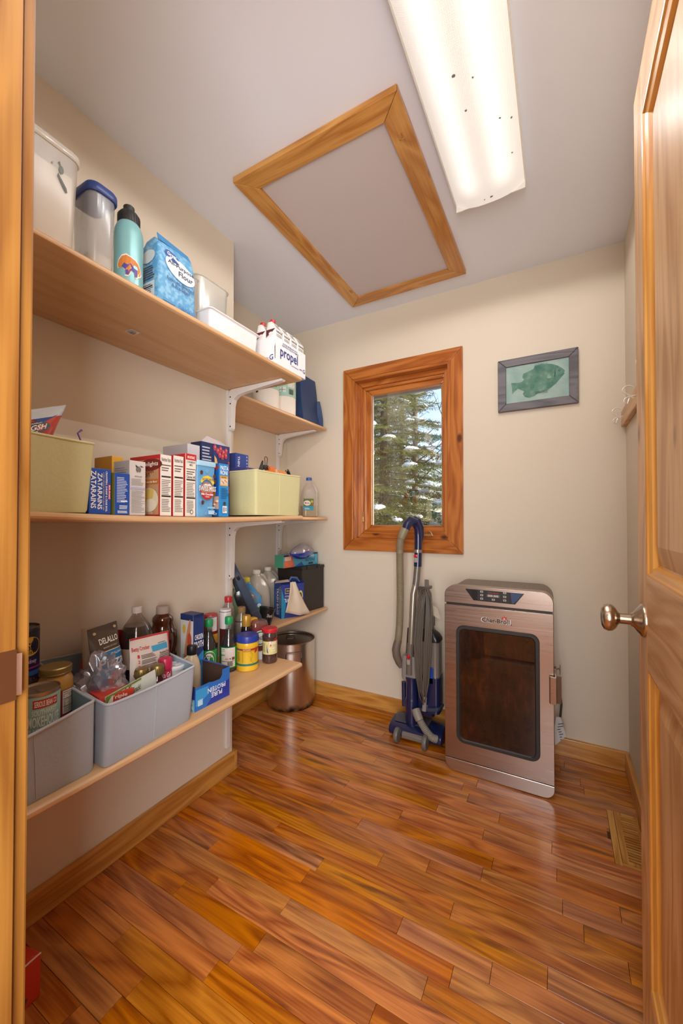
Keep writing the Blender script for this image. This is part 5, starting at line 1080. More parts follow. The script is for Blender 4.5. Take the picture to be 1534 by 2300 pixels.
# mayo jar and olives
x, y = -1.112, 1.218
t = bottle('yellow_jar', 'yellow plastic jar with a wide blue lid near the end of the bottom shelf', 'jar', x, y, ZL, [(.040, 0), (.044, .004), (.0445, .014), (.043, .022), (.043, .092), (.0445, .098), (.0435, .110), (.040, .116)], mat('#e8b92c', .3), turn(x, y), cap=[(.0430, .112), (.0450, .114), (.0450, .131), (.0435, .137), (.040, .139), (.038, .1385)], capm=mat('#2c3f9c', .35))
P = Print(); P.fr = cyl(.0434); P.fr.nu = 48; P.rect(-180, .084, 180, .091, '#a83230'); P.rect(-180, .024, 180, .032, '#2a7468'); P.fr = cyl(.0434); P.fr.nu = 8; P.rect(-58, .085, -36, .090, '#2c5c8c'); P.text('MAYONNAISE', -22, .0855, 16, .0895, '#f0d8c8'); P.poly([(38, .070), (60, .078), (60, .092), (40, .092)], '#b83230'); P.text('NUTRITION FACTS PER 1 TBSP', -28, .0795, 34, .082, '#5a4a18'); P.lines(-28, .035, 34, .078, 17, '#8a742c', .4, .3); P.lines(-58, .042, -36, .080, 13, '#8a742c', .4, .3); P.done(t)
x, y = -1.082, 1.322
t = bottle('olive_jar', 'glass jar of dark olives with a red lid beside the yellow jar', 'jar', x, y, ZL, [(.024, 0), (.0305, .004), (.032, .010), (.032, .040), (.031, .044), (.031, .100), (.032, .106), (.032, .114), (.0285, .124), (.0275, .130)], clear('#e8dcd4', .3, .04, .03), turn(x, y), cap=[(.0315, .128), (.0330, .130), (.0330, .141), (.0305, .1445), (.024, .145), (.010, .1445)], capm=mat('#c42430', .3), liquid=.112, liqm=mat('#4a1c1a', .15, 0, .5, 60, .5))
P = Print(); P.fr = cyl(.0316); P.fr.nu = 24; P.rect(-62, .040, 80, .094, '#d8cc8c'); P.fr.nu = 10; P.poly([(-22, .050), (-22, .084), (-6, .088), (0, .084), (60, .084), (60, .044), (-10, .044)], '#33509c'); P.poly([(-16, .078), (10, .090), (40, .104), (62, .108), (62, .082), (30, .078), (6, .072)], '#b8282c'); P.text('Mezzetta', -2, .080, 58, .096, '#f2e6da'); P.text('PITTED', 4, .071, 34, .075, '#e0d8c0'); P.text('KALAMATA', -2, .062, 50, .069, '#f0ead8'); P.text('OLIVES', 8, .052, 44, .059, '#f0ead8'); P.lines(-56, .05, -30, .088, 7, '#8a8050'); P.done(t)
# smaller bottles behind them
x, y = -1.270, 1.228
t = bottle('clear_drink_bottle', 'nearly empty clear bottle with a red cap standing by the wall corner', 'bottle', -1.262, 1.262, ZL, [(.022, 0), (.0255, .004), (.0255, .10), (.024, .12), (.0255, .14), (.0255, .205), (.023, .225), (.016, .242), (.0145, .252)], clear('#dcd2ce', .45, .22, .05), 0, cap=[(.0165, .246), (.0170, .248), (.0170, .268), (.015, .271)], capm=mat('#c0242e', .35))
t = bottle('vinegar_bottle', 'slim bottle with a white printed sleeve and black ring, third row on the bottom shelf', 'bottle', -1.232, 1.215, ZL, [(.021, 0), (.023, .003), (.023, .150), (.0225, .16)], mat('#5a2320', .1, 0, .1, 20, 0, .6, .5), turn(-1.23, 1.21), cap=[(.0232, .150), (.0236, .152), (.0236, .225), (.022, .229)], capm=mat('#e2dcda', .4))
P = Print(); P.fr = cyl(.0238); P.fr.nu = 32; P.rect(-180, .2185, 180, .2205, '#2a2426'); P.fr.nu = 8; P.text('TH', 24, .190, 46, .200, '#2a2426', 0); P.text('& A', 24, .172, 48, .182, '#2a2426'); P.text('CO', 30, .156, 46, .164, '#2a2426'); P.done(t)
t = bottle('worcestershire_bottle', 'bottle with a white nutrition label and a red and yellow band behind the green caps', 'bottle', -1.258, 1.160, ZL, [(.024, 0), (.027, .004), (.027, .150), (.0255, .160)], mat('#7a2420', .15), turn(-1.25, 1.16), cap=[(.0272, .150), (.0272, .212), (.0255, .216)], capm=mat('#b8303c', .4))
P = Print(); P.fr = cyl(.0274); P.fr.nu = 12; P.rect(-30, .150, 56, .210, '#e4dede'); P.rect(-40, .206, 60, .209, '#4a2a30'); P.lines(-24, .155, 50, .200, 7, '#7a8a9a', .35); P.rect(-60, .100, 70, .138, '#d89a2c'); P.oval(10, .110, 26, .018, '#e8d8b8'); P.done(t)
x, y = -1.222, 1.300
t = bottle('brown_cap_jar', 'clear pear-shaped bottle of herbs with a brown cap behind the gold-capped one', 'bottle', x, y, ZL, [(.026, 0), (.030, .004), (.031, .13), (.029, .155), (.022, .180), (.0155, .195), (.0145, .203)], clear('#ddd0c0', .45, .2, .05), 0, liquid=.165, liqm=mat('#3c2c1c', .4, 0, .5, 60), cap=[(.0165, .198), (.0172, .200), (.0172, .220), (.015, .223)], capm=mat('#8a7048', .5))
t = bottle('gold_cap_bottle', 'dark bottle with a smooth gold cap just behind the yellow jar', 'bottle', -1.170, 1.262+.012, ZL, [(.020, 0), (.0225, .003), (.0225, .130), (.019, .150), (.0150, .158)], mat('#1c1210', .1, 0, .1, 20, 0, .6, .6), 0, cap=[(.0180, .152), (.0190, .154), (.0188, .192), (.0165, .197), (.008, .198)], capm=mat('#c0923c', .35, .3))
def squeeze(nm, lb, x, y, sc, bm_, cm, inner=None):
    t = thing(nm, lb, 'bottle', (x, y, ZL+.0004), turn(x, y)+.25)
    obj('cap', MB().rings([rrect(a*sc, a*sc, a*.9*sc, 5, 0, 0, z*sc) for z, a in ((0, .024), (.004, .025), (.030, .022), (.034, .016))]), cm, t, 50)
    lv = ((.034, .018, .016), (.050, .030, .022), (.075, .036, .025), (.125, .038, .026), (.150, .037, .025), (.164, .032, .021), (.168, .022, .013))
    obj('body', MB().rings([rrect(a*sc, b*sc, b*.8*sc, 6, 0, 0, z*sc) for z, a, b in lv]), bm_, t, 50)
    if inner: obj('ketchup', MB().rings([rrect(a*sc-.002, b*sc-.002, b*.75*sc, 6, 0, 0, z*sc) for z, a, b in lv[:4]]+[rrect(.035, .023, .019, 6, 0, 0, .148)]), inner, t, 50)
    return t
squeeze('mustard_bottle', 'yellow mustard bottle standing on its cap behind the ketchup', -1.218, 1.352, .98, mat('#e2b024', .3), mat('#e2b024', .3))
t = squeeze('ketchup_bottle', 'clear squeeze bottle of red ketchup standing on its cap behind the olive jar', -1.152, 1.336, 1.0, clear('#d8b8b0', .5, .10, .04), WHITE, mat('#a82418', .12, 0, .06, 20, 0, .6, .5))
P = Print().on(lambda u, v, o: (-.036+u*.070, -.0265-o, .060+v*.066)); P.oval(.5, .5, .48, .5, '#e8e4da'); P.oval(.5, .5, .42, .44, '#3a6a44'); P.oval(.5, .5, .36, .36, '#e8e4da'); P.text('HEINZ', .26, .38, .74, .62, '#2a2a24', 180); P.done(t)

# ---- lowest alcove shelf
t = thing('storage_box', 'black storage box standing on end at the back of the lowest alcove shelf', 'box', (-1.440, 2.068, ZA3+.0004), Q-.10)
w, d, h = .215, .20, .272
obj('case', MB().box(-w/2, -d/2, 0, w/2, d/2, h), mat('#2e2724', .5, 0, .1, 20), t, 0, .004)
obj('lid_rim', MB().box(-w/2-.003, -d/2-.003, h-.016, w/2+.003, d/2+.003, h+.002), mat('#231e1c', .45), t, 0, .003)
for x_ in (-.055, .045): obj('latch', MB().box(x_-.014, -d/2-.008, h-.012, x_+.014, -d/2-.002, h+.010), BLACK, t, 0, .002)
t = thing('freezer_bag_box', 'long turquoise freezer bag box lying on top of the black box', 'box', (-1.435, 2.020, ZA3+h+.0035), (.0, 0, Q-.10)); w, d, h2 = .325, .07, .075
obj('carton', MB().box(-w/2, -d/2, 0, w/2, d/2, h2), mat('#4a9cba', .4, 0, .03), t, 0, .001)
P = Print().on(face('F', w, d, h2)); P.poly([(0, 0), (.30, 0), (.22, 1), (.04, 1)], '#c8604a'); P.oval(.14, .35, .12, .3, '#d8704c'); P.rect(.03, .55, .2, .85, '#e0b8a8'); P.poly([(.28, 0), (.56, 0), (.5, .35)], '#2a5c9a'); P.text('GALLON', .62, .66, .88, .86, '#e4ecf0', 180); P.text('FREEZER', .60, .34, .88, .56, '#1c5a80', 180); P.rect(.70, .08, .84, .24, '#2c3440'); P.rect(.91, .2, .95, .85, '#6ab4cc'); P.rect(.86, .9, .98, 1, '#20242c'); P.rect(.0, .88, .12, 1, '#20242c'); P.on(face('L', w, d, h2)); P.rect(0, 0, 1, 1, '#4a9c7c'); P.done(t)
t = thing('wrapped_blue_bowl', 'shiny blue bundle under clear wrap sitting on the turquoise freezer box', 'bowl', (-1.405, 1.985, ZA3+h+.042), (0, -.05, Q-.1))
R = random.Random(8)
t.location.z = ZA3+h+.0035+h2-.020; t.location.x = -1.375
obj('bowl', MB().rings([[(math.cos(a)*rx*(1+.05*math.sin(5*a)), math.sin(a)*ry*(1+.05*math.cos(4*a)), z) for a in [k*PI/16 for k in range(32)]] for z, rx, ry in ((-.008, .02, .012), (0, .055, .03), (.018, .085, .040), (.034, .098, .045), (.040, .095, .044))]), mat('#20409c', .12, 0, .1, 20, .3, .6, .8), t, 60)
obj('clear_wrap', MB().rings([[(math.cos(a)*rx*(1+.06*math.sin(7*a+z*90)), math.sin(a)*ry*(1+.06*math.cos(6*a)), z) for a in [k*PI/20 for k in range(40)]] for z, rx, ry in ((.034, .100, .048), (.050, .088, .045), (.066, .058, .034), (.078, .030, .02), (.088, .014, .010))]), clear('#d8d4dc', .6, .28, .06), t, 25)
# trash bag box with a torn flap and a bag hanging out
t = thing('trash_bag_box', 'navy trash bag box with a torn top and a cream bag spilling over its front', 'box', (-1.385, 1.868, ZA3+.0004), Q-.33); w, d, h = .150, .085, .205
t.rotation_euler.z = Q-.42
obj('carton', walls_open(w, d, h, .0015, (h*.93, h, h, h*.97)), mat('#2b3d80', .4), t, 0, .0006)
P = Print().on(lambda u, v, o: (-w/2-o, d/2-u*d, v*h)); P.rect(0, 0, 1, .97, '#26458c'); P.text('TRASH BAGS', .36, .08, .64, .82, '#e6eaf2', -90); P.text('TALL KITCHEN DRAWSTRING', .72, .10, .80, .86, '#a8c0e0', -90); P.lines(.1, .1, .3, .8, 3, '#8aa4cc', .3, .3, True); P.rect(.82, .30, .96, .88, '#c8b890'); P.rect(.84, .32, .94, .86, '#1c2444'); P.text('REPRO', .86, .36, .92, .82, '#c8b890', -90)
P.on(lambda u, v, o: (-w/2+u*w, -d/2-o, v*h*.93)); P.rect(0, 0, 1, 1, '#33408c'); P.rect(.16, .72, .62, .88, '#c8b890'); P.rect(.18, .74, .60, .86, '#1c2444'); P.text('BERKSHIRE', .22, .77, .56, .83, '#c8b890'); P.text('KITCHEN DRAWSTRING', .16, .62, .62, .67, '#d8dcea'); P.text('TRASH BAGS', .10, .46, .74, .58, '#f0f0f2'); P.poly([(0, 0), (.12, 0), (.2, .4), (0, .9)], '#2f8fb4'); P.oval(.84, .62, .10, .16, '#d8cc6c'); P.oval(.84, .60, .06, .12, '#3a3a40'); P.poly([(.72, .1), (.98, .1), (.95, .5), (.76, .5)], '#c8b8a8'); P.done(t)
obj('torn_flap', MB().rings([[(-w/2-.03, -d/2+.02, h*.98), (-w*.15, -d/2-.004, h*1.0), (-w*.1, -d/2+.03, h*1.04), (-w/2, d/2-.02, h*1.0)], [(-w/2-.03, -d/2+.02, h*.98+.001), (-w*.15, -d/2-.004, h+.001), (-w*.1, -d/2+.03, h*1.04+.001), (-w/2, d/2-.02, h+.001)]]), mat('#b8a898', .7), t, 0)
obj('lifted_flap', MB().tube([(-w*.1, -d/2+.02, h), (0, -d/2+.02, h+.020), (w*.22, -d/2+.015, h+.016), (w*.34, -d/2+.01, h-.008)], [.004, .007, .007, .004], 6), mat('#4a5a8c', .5), t, 0)
bg_ = []
for i in range(10):
    v = i/9; row = []
    for j in range(12):
        u = j/11; wd_ = .035+.135*v**1.2; x_ = -.004+(u-.5)*wd_+.028*v; row.append((x_, -d/2-.006-.018*v-.006*math.sin(u*9+v*3)-.004*noise.noise(Vector((u*5, v*6, 1))), h*.93*(1-v)+.012+.030*(u-.5)*v*(-1)+.022*abs(u-.5)*v))
    bg_.append(row)
mb = MB(); vs = [p for r_ in bg_ for p in r_]; mb.add(vs, [(i*12+j, i*12+j+1, (i+1)*12+j+1, (i+1)*12+j) for i in range(9) for j in range(11)])
o = obj('spilling_bag', mb, mat('#d8c6ae', .4, 0, .03), t, 60); sm_ = o.modifiers.new('thick', 'SOLIDIFY'); sm_.thickness = .0015
# water jugs
def wjug(x, y, lb, rot):
    t = thing('water_jug', lb, 'jug', (x, y, ZA3+.0004), rot, 'cloudy water jugs'); Cm = clear('#cfc8bc', .35, .62, .12)
    lv = [(0, .056, .056, .02), (.006, .062, .062, .024), (.13, .062, .062, .026), (.175, .060, .060, .03), (.215, .046, .046, .03), (.240, .026, .026, .022), (.250, .018, .018, .014), (.262, .018, .018, .014)]
    obj('body', loft(lv, 5), Cm, t, 45); obj('water', loft([(.004, .054, .054, .02), (.008, .059, .059, .022), (.165, .059, .059, .026)], 5), clear('#b9b4a6', .3, .45, .1), t, 45)
    obj('handle', MB().tube([(.020, 0, .246), (.044, 0, .240), (.064, 0, .212), (.070, 0, .172), (.060, 0, .135)], [.012, .013, .014, .014, .013], 12), Cm, t, 45)
    obj('cap', MB().lathe([(.021, .256), (.0215, .258), (.0215, .273), (.019, .276)], 24), mat('#d9d2c8', .5), t, 35); return t
wjug(-1.500, 1.715, 'cloudy water jug with a white cap, the nearer of two in the alcove', Q-.2)
wjug(-1.538, 1.860, 'cloudy water jug with a white cap, the farther one beside the black box', Q-.2)
t = thing('window_cleaner_bottle', 'cleaner refill bottle with a blue and green label and yellow top behind the hand vacuum', 'bottle', (-1.445, 1.615, ZA3+.0004), turn(-1.36, 1.6)+.1)
obj('bottle', MB().rings([[(p[0]+ox, p[1], z) for p in rrect(a, b, .014, 4)] for z, a, b, ox in ((0, .046, .026, .0), (.006, .050, .029, 0), (.150, .050, .029, 0), (.205, .026, .024, -.022), (.232, .018, .018, -.030), (.245, .018, .018, -.030))]), clear('#8fb8c8', .4, .5, .1), t, 45)
obj('yellow_collar', MB().lathe([(.020, .228), (.021, .232), (.020, .248), (.016, .251)], 20, (-.030, 0)), mat('#d8c83c', .4), t, 35)
P = Print().on(lambda u, v, o: (-.050+u*.100-(.0 if v < .7 else .0), -.0298-o+(.006 if v > .78 else 0), .01+v*.215)); P.poly([(0, .38), (1, .38), (1, .60), (.42, .98), (.06, .98), (0, .9)], '#2384c0'); P.oval(.36, .66, .24, .07, '#e8e8ee'); P.text('Windex', .10, .63, .66, .70, '#c83038'); P.poly([(0, .28), (1, .33), (1, .40), (0, .37)], '#2c9a50'); P.text('OUTDOOR', .05, .29, .68, .36, '#f0f4f0'); P.rect(.56, .03, 1, .28, '#e0d43c'); P.text('4', .62, .06, .78, .20, '#1a1a1a'); P.rect(.82, .07, .94, .18, '#2a6a8c'); P.text('MAKES', .60, .22, .92, .26, '#b83038'); P.rect(0, .03, .54, .27, '#2384c0'); P.oval(.86, .44, .1, .05, '#e8e8ee'); P.done(t)
t = thing('bleach_jug', 'white and green handled jug half hidden behind the wall corner', 'jug', (-1.455, 1.500, ZA3+.0004), turn(-1.45, 1.5))
obj('body', loft([(0, .050, .035, .02), (.005, .054, .038, .02), (.12, .054, .038, .02), (.17, .040, .034, .02), (.20, .016, .016, .014), (.215, .016, .016, .014)], 5), mat('#7fa070', .4, 0, .1), t, 45)
obj('handle', MB().tube([(.010, -.03, .19), (.034, -.045, .175), (.050, -.045, .13), (.052, -.04, .07)], [.009, .010, .011, .010], 12), mat('#d6d2d4', .4), t, 45)
obj('cap', MB().lathe([(.019, .210), (.019, .228), (.017, .230)], 20), WHITE, t, 35)
# hand vacuum leaning
t = thing('hand_vacuum', 'slate blue and black handheld vacuum leaning upright in the alcove', 'handheld vacuum', (-1.345, 1.498, ZA3+.040), Euler((0, 0, 0)))
A = Vector((.02, .03, .02)); B = Vector((-.065, -.120, .385))
dr_ = (B-A); u_ = dr_.normalized(); s1_ = Vector((.72, -.69, 0)); s1_ = (s1_-u_*s1_.dot(u_)).normalized(); s2_ = u_.cross(s1_)
def sect(f, a, b, oa=0, ob=0, n=4, r=.4):
    c = A+dr_*f; return [tuple(c+s2_*(p[0]+oa)+s1_*(p[1]+ob)) for p in rrect(a, b, min(a, b)*r, n)]
SLATE = mat('#4a5870', .32, .25); 
obj('body', MB().rings([sect(0, .019, .014), sect(.02, .021, .016), sect(.30, .022, .018), sect(.52, .022, .019), sect(.64, .019, .016), sect(.72, .017, .014), sect(.96, .017, .014), sect(1.0, .016, .013)]), SLATE, t, 45)
obj('dust_cup', MB().rings([sect(.0, .022, .014, -.024, -.004), sect(.05, .026, .016, -.028, -.004), sect(.30, .030, .018, -.032, -.004), sect(.40, .026, .016, -.030, -.004), sect(.44, .018, .012, -.026, -.004)]), mat('#22262c', .2, 0, .1, 20, 0, .6, .4), t, 45)
obj('handle_back', MB().rings([sect(.44, .014, .012, -.024, -.004), sect(.60, .012, .012, -.020, -.004), sect(.74, .010, .011, -.014, -.004), sect(.98, .008, .011, -.010, -.004)]), mat('#2a2e34', .35), t, 45)
obj('power_button', MB().rings([[tuple(A+dr_*(.60+.035*math.sin(q)*k_)+s2_*(.008*math.cos(q)*k_)+s1_*e) for q in [i*PI/8 for i in range(16)]] for k_, e in ((1, .014), (1, .0195), (.6, .0205))]), mat('#1c2028', .3), t, 40)
obj('trim_line', MB().rings([sect(.12, .0225, .0180), sect(.128, .0226, .0181)]), mat('#6a7484', .3, .6), t, 40)
x, y = -1.235, 1.395+.03
t = thing('black_cup', 'open black plastic cup tilted at the near end of the lowest alcove shelf', 'cup', (-1.350, 1.605, ZA3+.014), (math.radians(-6), math.radians(12), turn(-1.32, 1.55)))
obj('cup', MB().lathe([(.030, 0), (.034, .003), (.040, .075), (.042, .080), (.0435, .086), (.0415, .088), (.0385, .080), (.033, .02), (.001, .016)], 36), mat('#1e1d1f', .3), t, 35)
P = Print(); P.fr = cyl(.0392, rz=lambda v: .0345+v*.075); P.fr.nu = 8; P.text('Shark', 4, .042, 52, .058, '#c8c8cc'); P.done(t)

# ================================================================ floor things
t = thing('stock_pot', 'big worn stainless stock pot with an inset lid on the floor under the alcove shelf', 'pot', (-1.485, 2.035, .0006), turn(-1.48, 2.03)); r_ = .160; hh = .400
r_ = .148; t.location = (-1.487, 2.028, .0006)
obj('pot', MB().lathe([(r_-.014, 0), (r_-.004, .004), (r_, .014), (r_, hh-.004), (r_+.004, hh-.002), (r_+.0045, hh+.002), (r_+.001, hh+.004), (r_-.003, hh+.001), (r_-.003, .01), (.001, .008)], 64), POTSTEEL, t, 35)
obj('lid', MB().lathe([(r_-.004, hh-.006), (r_-.010, hh-.010), (r_-.020, hh-.012), (r_-.022, hh-.010), (r_*.5, hh-.004), (.001, hh-.002)], 64, cap0=False), brushed('lid_steel', '#8f8680', .35, 0), t, 35)
obj('lid_knob', MB().box(-.026, -.007, hh-.004, .010, .007, hh+.004).tube([(-.030, 0, hh-.004), (-.028, 0, hh+.016), (.018, 0, hh+.016), (.020, 0, hh-.004)], .004, 8), mat('#4a423c', .4, .7), t, 40)
hd_ = MB(); R_ = r_+.004
pts = [(R_*math.sin(a), -R_*math.cos(a)-.0, z) for a, z in ((-.24, hh-.055), (-.245, hh-.085))]
def onr(a, z, e=0): return ((r_+e)*math.sin(a), -(r_+e)*math.cos(a), z)
a0 = .10
hd_.tube([onr(a0-.30, hh-.095, .004), onr(a0-.30, hh-.055, .006), onr(a0-.28, hh-.048, .008), onr(a0, hh-.046, .010), onr(a0+.28, hh-.048, .008), onr(a0+.30, hh-.055, .006), onr(a0+.30, hh-.095, .004)], .0032, 8)
obj('bail_handle', hd_, mat('#8a807a', .3, .9), t, 40)
for s_ in (-.30, .30): obj('handle_lug', MB().rings([[onr(a0+s_-.035, hh-.078, e), onr(a0+s_+.035, hh-.078, e), onr(a0+s_+.035, hh-.115, e), onr(a0+s_-.035, hh-.115, e)] for e in (.0, .008)]), mat('#6a605a', .35, .8), t, 0, .001)
# red box bottom left
t = thing('red_floor_box', 'bright red carton on the floor in the bottom left corner behind the door jamb', 'box', (0, 0, .0006), 0)
h = .10; c0 = Vector((-1.096, .488)); q = [c0, c0+Vector((.012, -.175)), c0+Vector((-.150, -.205)), c0+Vector((-.162, -.030))]
obj('carton', MB().rings([[(p.x, p.y, 0) for p in q], [(p.x, p.y, h) for p in q]]), mat('#c8341c', .4, 0, .04, 12), t, 0, .0015)
obj('torn_rim', MB().tube([(q[0].x, q[0].y, h), (q[1].x, q[1].y, h+.002)], .0022, 6), mat('#d8b0a0', .6), t, 0)
P = Print().on(lambda u, v, o: (q[0].x+(q[3].x-q[0].x)*u+(q[1].x-q[0].x)*v, q[0].y+(q[3].y-q[0].y)*u+(q[1].y-q[0].y)*v, h+o)); R = random.Random(5)
for i in range(60):
    u, v, a = R.random()*.96, R.random()*.96, R.uniform(0, PI); P.poly([(u, v), (u+.05*math.cos(a), v+.05*math.sin(a)), (u+.055*math.cos(a), v+.055*math.sin(a)+.012)], '#e8843c'); P.k = 0
P.on(lambda u, v, o: (q[0].x+(q[1].x-q[0].x)*u+.976*o, q[0].y+(q[1].y-q[0].y)*u-.217*o, v*h)); P.poly([(.30, .78), (.38, .82), (.42, .60), (.32, .52), (.28, .66)], '#3a2020'); P.poly([(.33, .78), (.42, .82), (.45, .58), (.36, .54)], '#d8d0cc'); P.poly([(.15, .22), (.28, .30), (.30, .12), (.45, .2), (.6, .05), (.2, .02)], '#4a3c34'); P.done(t)

# smoker
sx0, sx1, sy, sh = -.466, -.022, 1.825, .845
t = thing('electric_smoker', 'stainless electric smoker with a dark glass door standing on the floor by the back wall', 'smoker', (0, 0, 0))
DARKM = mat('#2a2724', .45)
def rc(x0, z0, x1, z1, rbl, rbr, rtr, rtl, y, n=6):
    out = []
    for (cx, cz, r, a) in ((x1-rbr, z0+rbr, rbr, -PI/2), (x1-rtr, z1-rtr, rtr, 0), (x0+rtl, z1-rtl, rtl, PI/2), (x0+rbl, z0+rbl, rbl, PI)):
        for i in range(n+1): q_ = a+PI/2*i/n; out.append((cx+r*math.cos(q_), y, cz+r*math.sin(q_)))
    return out
obj('body', MB().rings([rc(sx0+.004, .02, sx1-.004, sh-.004, .02, .02, .055, .055, y_) for y_ in (sy+.028, 2.10)]), brushed('dull_steel_shell', '#8c8078', .45, 1), t, 30, .001)
obj('header', MB().rings([rc(sx0, .766, sx1, sh, .003, .003, .045, .045, y_) for y_ in (sy, sy+.05)]), STEEL, t, 30, .002)
obj('door', MB().rings([rc(sx0, .062, sx1, .757, .003, .003, .003, .003, y_) for y_ in (sy, sy+.026)]), STEEL, t, 30, .002)
obj('base_panel', MB().rings([rc(sx0, .004, sx1, .059, .045, .040, .003, .003, y_) for y_ in (sy+.0, sy+.03)]), brushed('base_steel', '#c6bcb6', .30, 0), t, 30, .002)
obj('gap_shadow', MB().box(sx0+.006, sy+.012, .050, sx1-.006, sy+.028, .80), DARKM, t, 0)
gx0, gx1, gz0, gz1 = -.414, -.074, .140, .668
gk = MB(); 
gk.rings([rc(gx0, gz0, gx1, gz1, .035, .035, .035, .035, sy-.0015), rc(gx0+.002, gz0+.002, gx1-.002, gz1-.002, .034, .034, .034, .034, sy-.006), rc(gx0+.014, gz0+.014, gx1-.014, gz1-.014, .024, .024, .024, .024, sy-.006), rc(gx0+.020, gz0+.020, gx1-.020, gz1-.020, .020, .020, .020, .020, sy+.0005)], cap0=False, cap1=False)
obj('gasket', gk, mat('#2b2a29', .45), t, 40)
m, n, l, p = newmat('smoke_tinted_glass'); tc = n.new('ShaderNodeTexCoord'); mp_ = n.new('ShaderNodeMapping'); mp_.inputs['Scale'].default_value = (14, 1, 5); l.new(tc.outputs['Object'], mp_.inputs[0])
nz = n.new('ShaderNodeTexNoise'); nz.inputs['Scale'].default_value = 1.2; nz.inputs['Detail'].default_value = 7; nz.inputs['Roughness'].default_value = .7; l.new(mp_.outputs[0], nz.inputs[0]); r = ramp(n, [(.35, lin('#140803')), (.55, lin('#2e1305')), (.75, lin('#5a2a08'))]); l.new(nz.outputs[0], r.inputs[0])
l.new(r.outputs[0], p.inputs['Base Color']); p.inputs['Roughness'].default_value = .6; p.inputs['Specular IOR Level'].default_value = .1; p.inputs['Coat Weight'].default_value = 1; p.inputs['Coat Roughness'].default_value = .02; p.inputs['Coat IOR'].default_value = 1.5
obj('door_glass', MB().rings([rc(gx0+.018, gz0+.018, gx1-.018, gz1-.018, .022, .022, .022, .022, y_) for y_ in (sy-.0012, sy+.001)]), m, t, 0)
cpn = MB().rings([[(x_, y_, z_) for x_, z_ in ((-.372, .835), (-.336, .786), (-.166, .784), (-.130, .833))] for y_ in (sy-.006, sy+.002)]); obj('control_panel', cpn, mat('#24272c', .2, 0, .05, 20, 0, .6, .5), t, 0, .0015)
P = Print().on(lambda u, v, o: (-.372+u*.242, sy-.006-o, .784+v*.051)); P.poly([(.80, .06), (.83, .06), (.98, .93), (.78, .93)], '#27406c'); P.rect(.22, .10, .76, .94, '#1a1b1e'); P.text('Char-Broil', .40, .76, .58, .86, '#c0282c')
P.rect(.38, .44, .60, .68, '#5a5450'); P.text('88:88', .40, .47, .58, .65, '#c8beb4')
for u, v in ((.27, .78), (.27, .48), (.27, .18), (.66, .82), (.66, .50), (.66, .20), (.47, .18)): P.rect(u, v, u+.05, v+.16, '#b8b0a8'); P.rect(u+.012, v+.04, u+.038, v+.12, '#5a544e')
P.done(t)
P = Print().on(lambda u, v, o: (-.302+u*.120, sy-.0004-o, .690+v*.040)); P.text('Char-Broil', -.03, .08, .98, .66, '#e8e0d8'); P.text('Char-Broil', .0, .12, .95, .62, '#20181a'); P.poly([(.68, .60), (.70, .86), (.74, .78), (.77, 1.0), (.81, .82), (.84, .88), (.86, .60)], '#c8302c'); P.poly([(.74, .62), (.76, .80), (.80, .70), (.80, .62)], '#f0d8c8'); P.rect(.98, .06, 1.02, .16, '#20181a'); P.done(t, 'brand_badge')
la = MB().rings([[(sx1-.018, sy-.004, z_), (sx1-.014, sy-.018, z_), (sx1+.008, sy-.020, z_), (sx1+.010, sy+.0, z_), (sx1+.026, sy+.004, z_), (sx1+.026, sy+.010, z_), (sx1+.004, sy+.008, z_), (sx1+.002, sy-.010, z_), (sx1-.012, sy-.012, z_)] for z_ in (.398, .508)]); obj('door_handle', la, STEEL, t, 40, .001)
obj('latch_hook', MB().box(sx1+.0, sy+.004, .505, sx1+.008, sy+.04, .535).tube([(sx1+.004, sy+.01, .530), (sx1+.016, sy+.012, .538), (sx1+.022, sy+.01, .530)], .003, 6).box(sx1+.019, sy+.004, .515, sx1+.023, sy+.008, .556), mat('#7a706a', .3, .9), t, 0, .0006)
for z_ in (.15, .65): obj('hinge', MB().box(sx0-.004, sy+.018, z_, sx0+.004, sy+.03, z_+.04), mat('#6a625c', .4, .8), t, 0)
for x_ in (sx0+.03, sx1-.05):
    for y_ in (sy+.05, 2.05): obj('foot', MB().lathe([(.012, .0003), (.014, .006), (.014, .022)], 14, (x_, y_)), BLACK, t, 30)
obj('power_cord', MB().tube([(-.45, 2.103, .26), (-.475, 2.125, .28), (-.515, 2.13, .262), (-.530, 2.13, .215), (-.515, 2.13, .165), (-.48, 2.12, .14), (-.30, 2.115, .12), (-.10, 2.115, .16), (-.02, 2.12, .30), (-.004, 2.12, .35), (.004, 2.10, .29), (-.001, 2.09, .235), (-.012, 2.08, .20)], .0045, 8), BLACK, t, 60)
tg = MB().rings([[(-.018, 2.078+e, .235), (.000, 2.076+e, .238), (.022, 2.06+e, .165), (-.022, 2.05+e, .118), (-.030, 2.06+e, .16)] for e in (0, .0008)]); tgo = obj('warning_tag', tg, mat('#c8c4c0', .5, 0, .05), t, 0)
P = Print().on(lambda u, v, o: (-.022+u*.030+v*.012, 2.055-o+v*.018, .130+v*.095-u*(.0)+u*.012)); P.lines(.05, .05, .95, .9, 7, '#5a5a64', .4, .5); P.done(tgo)

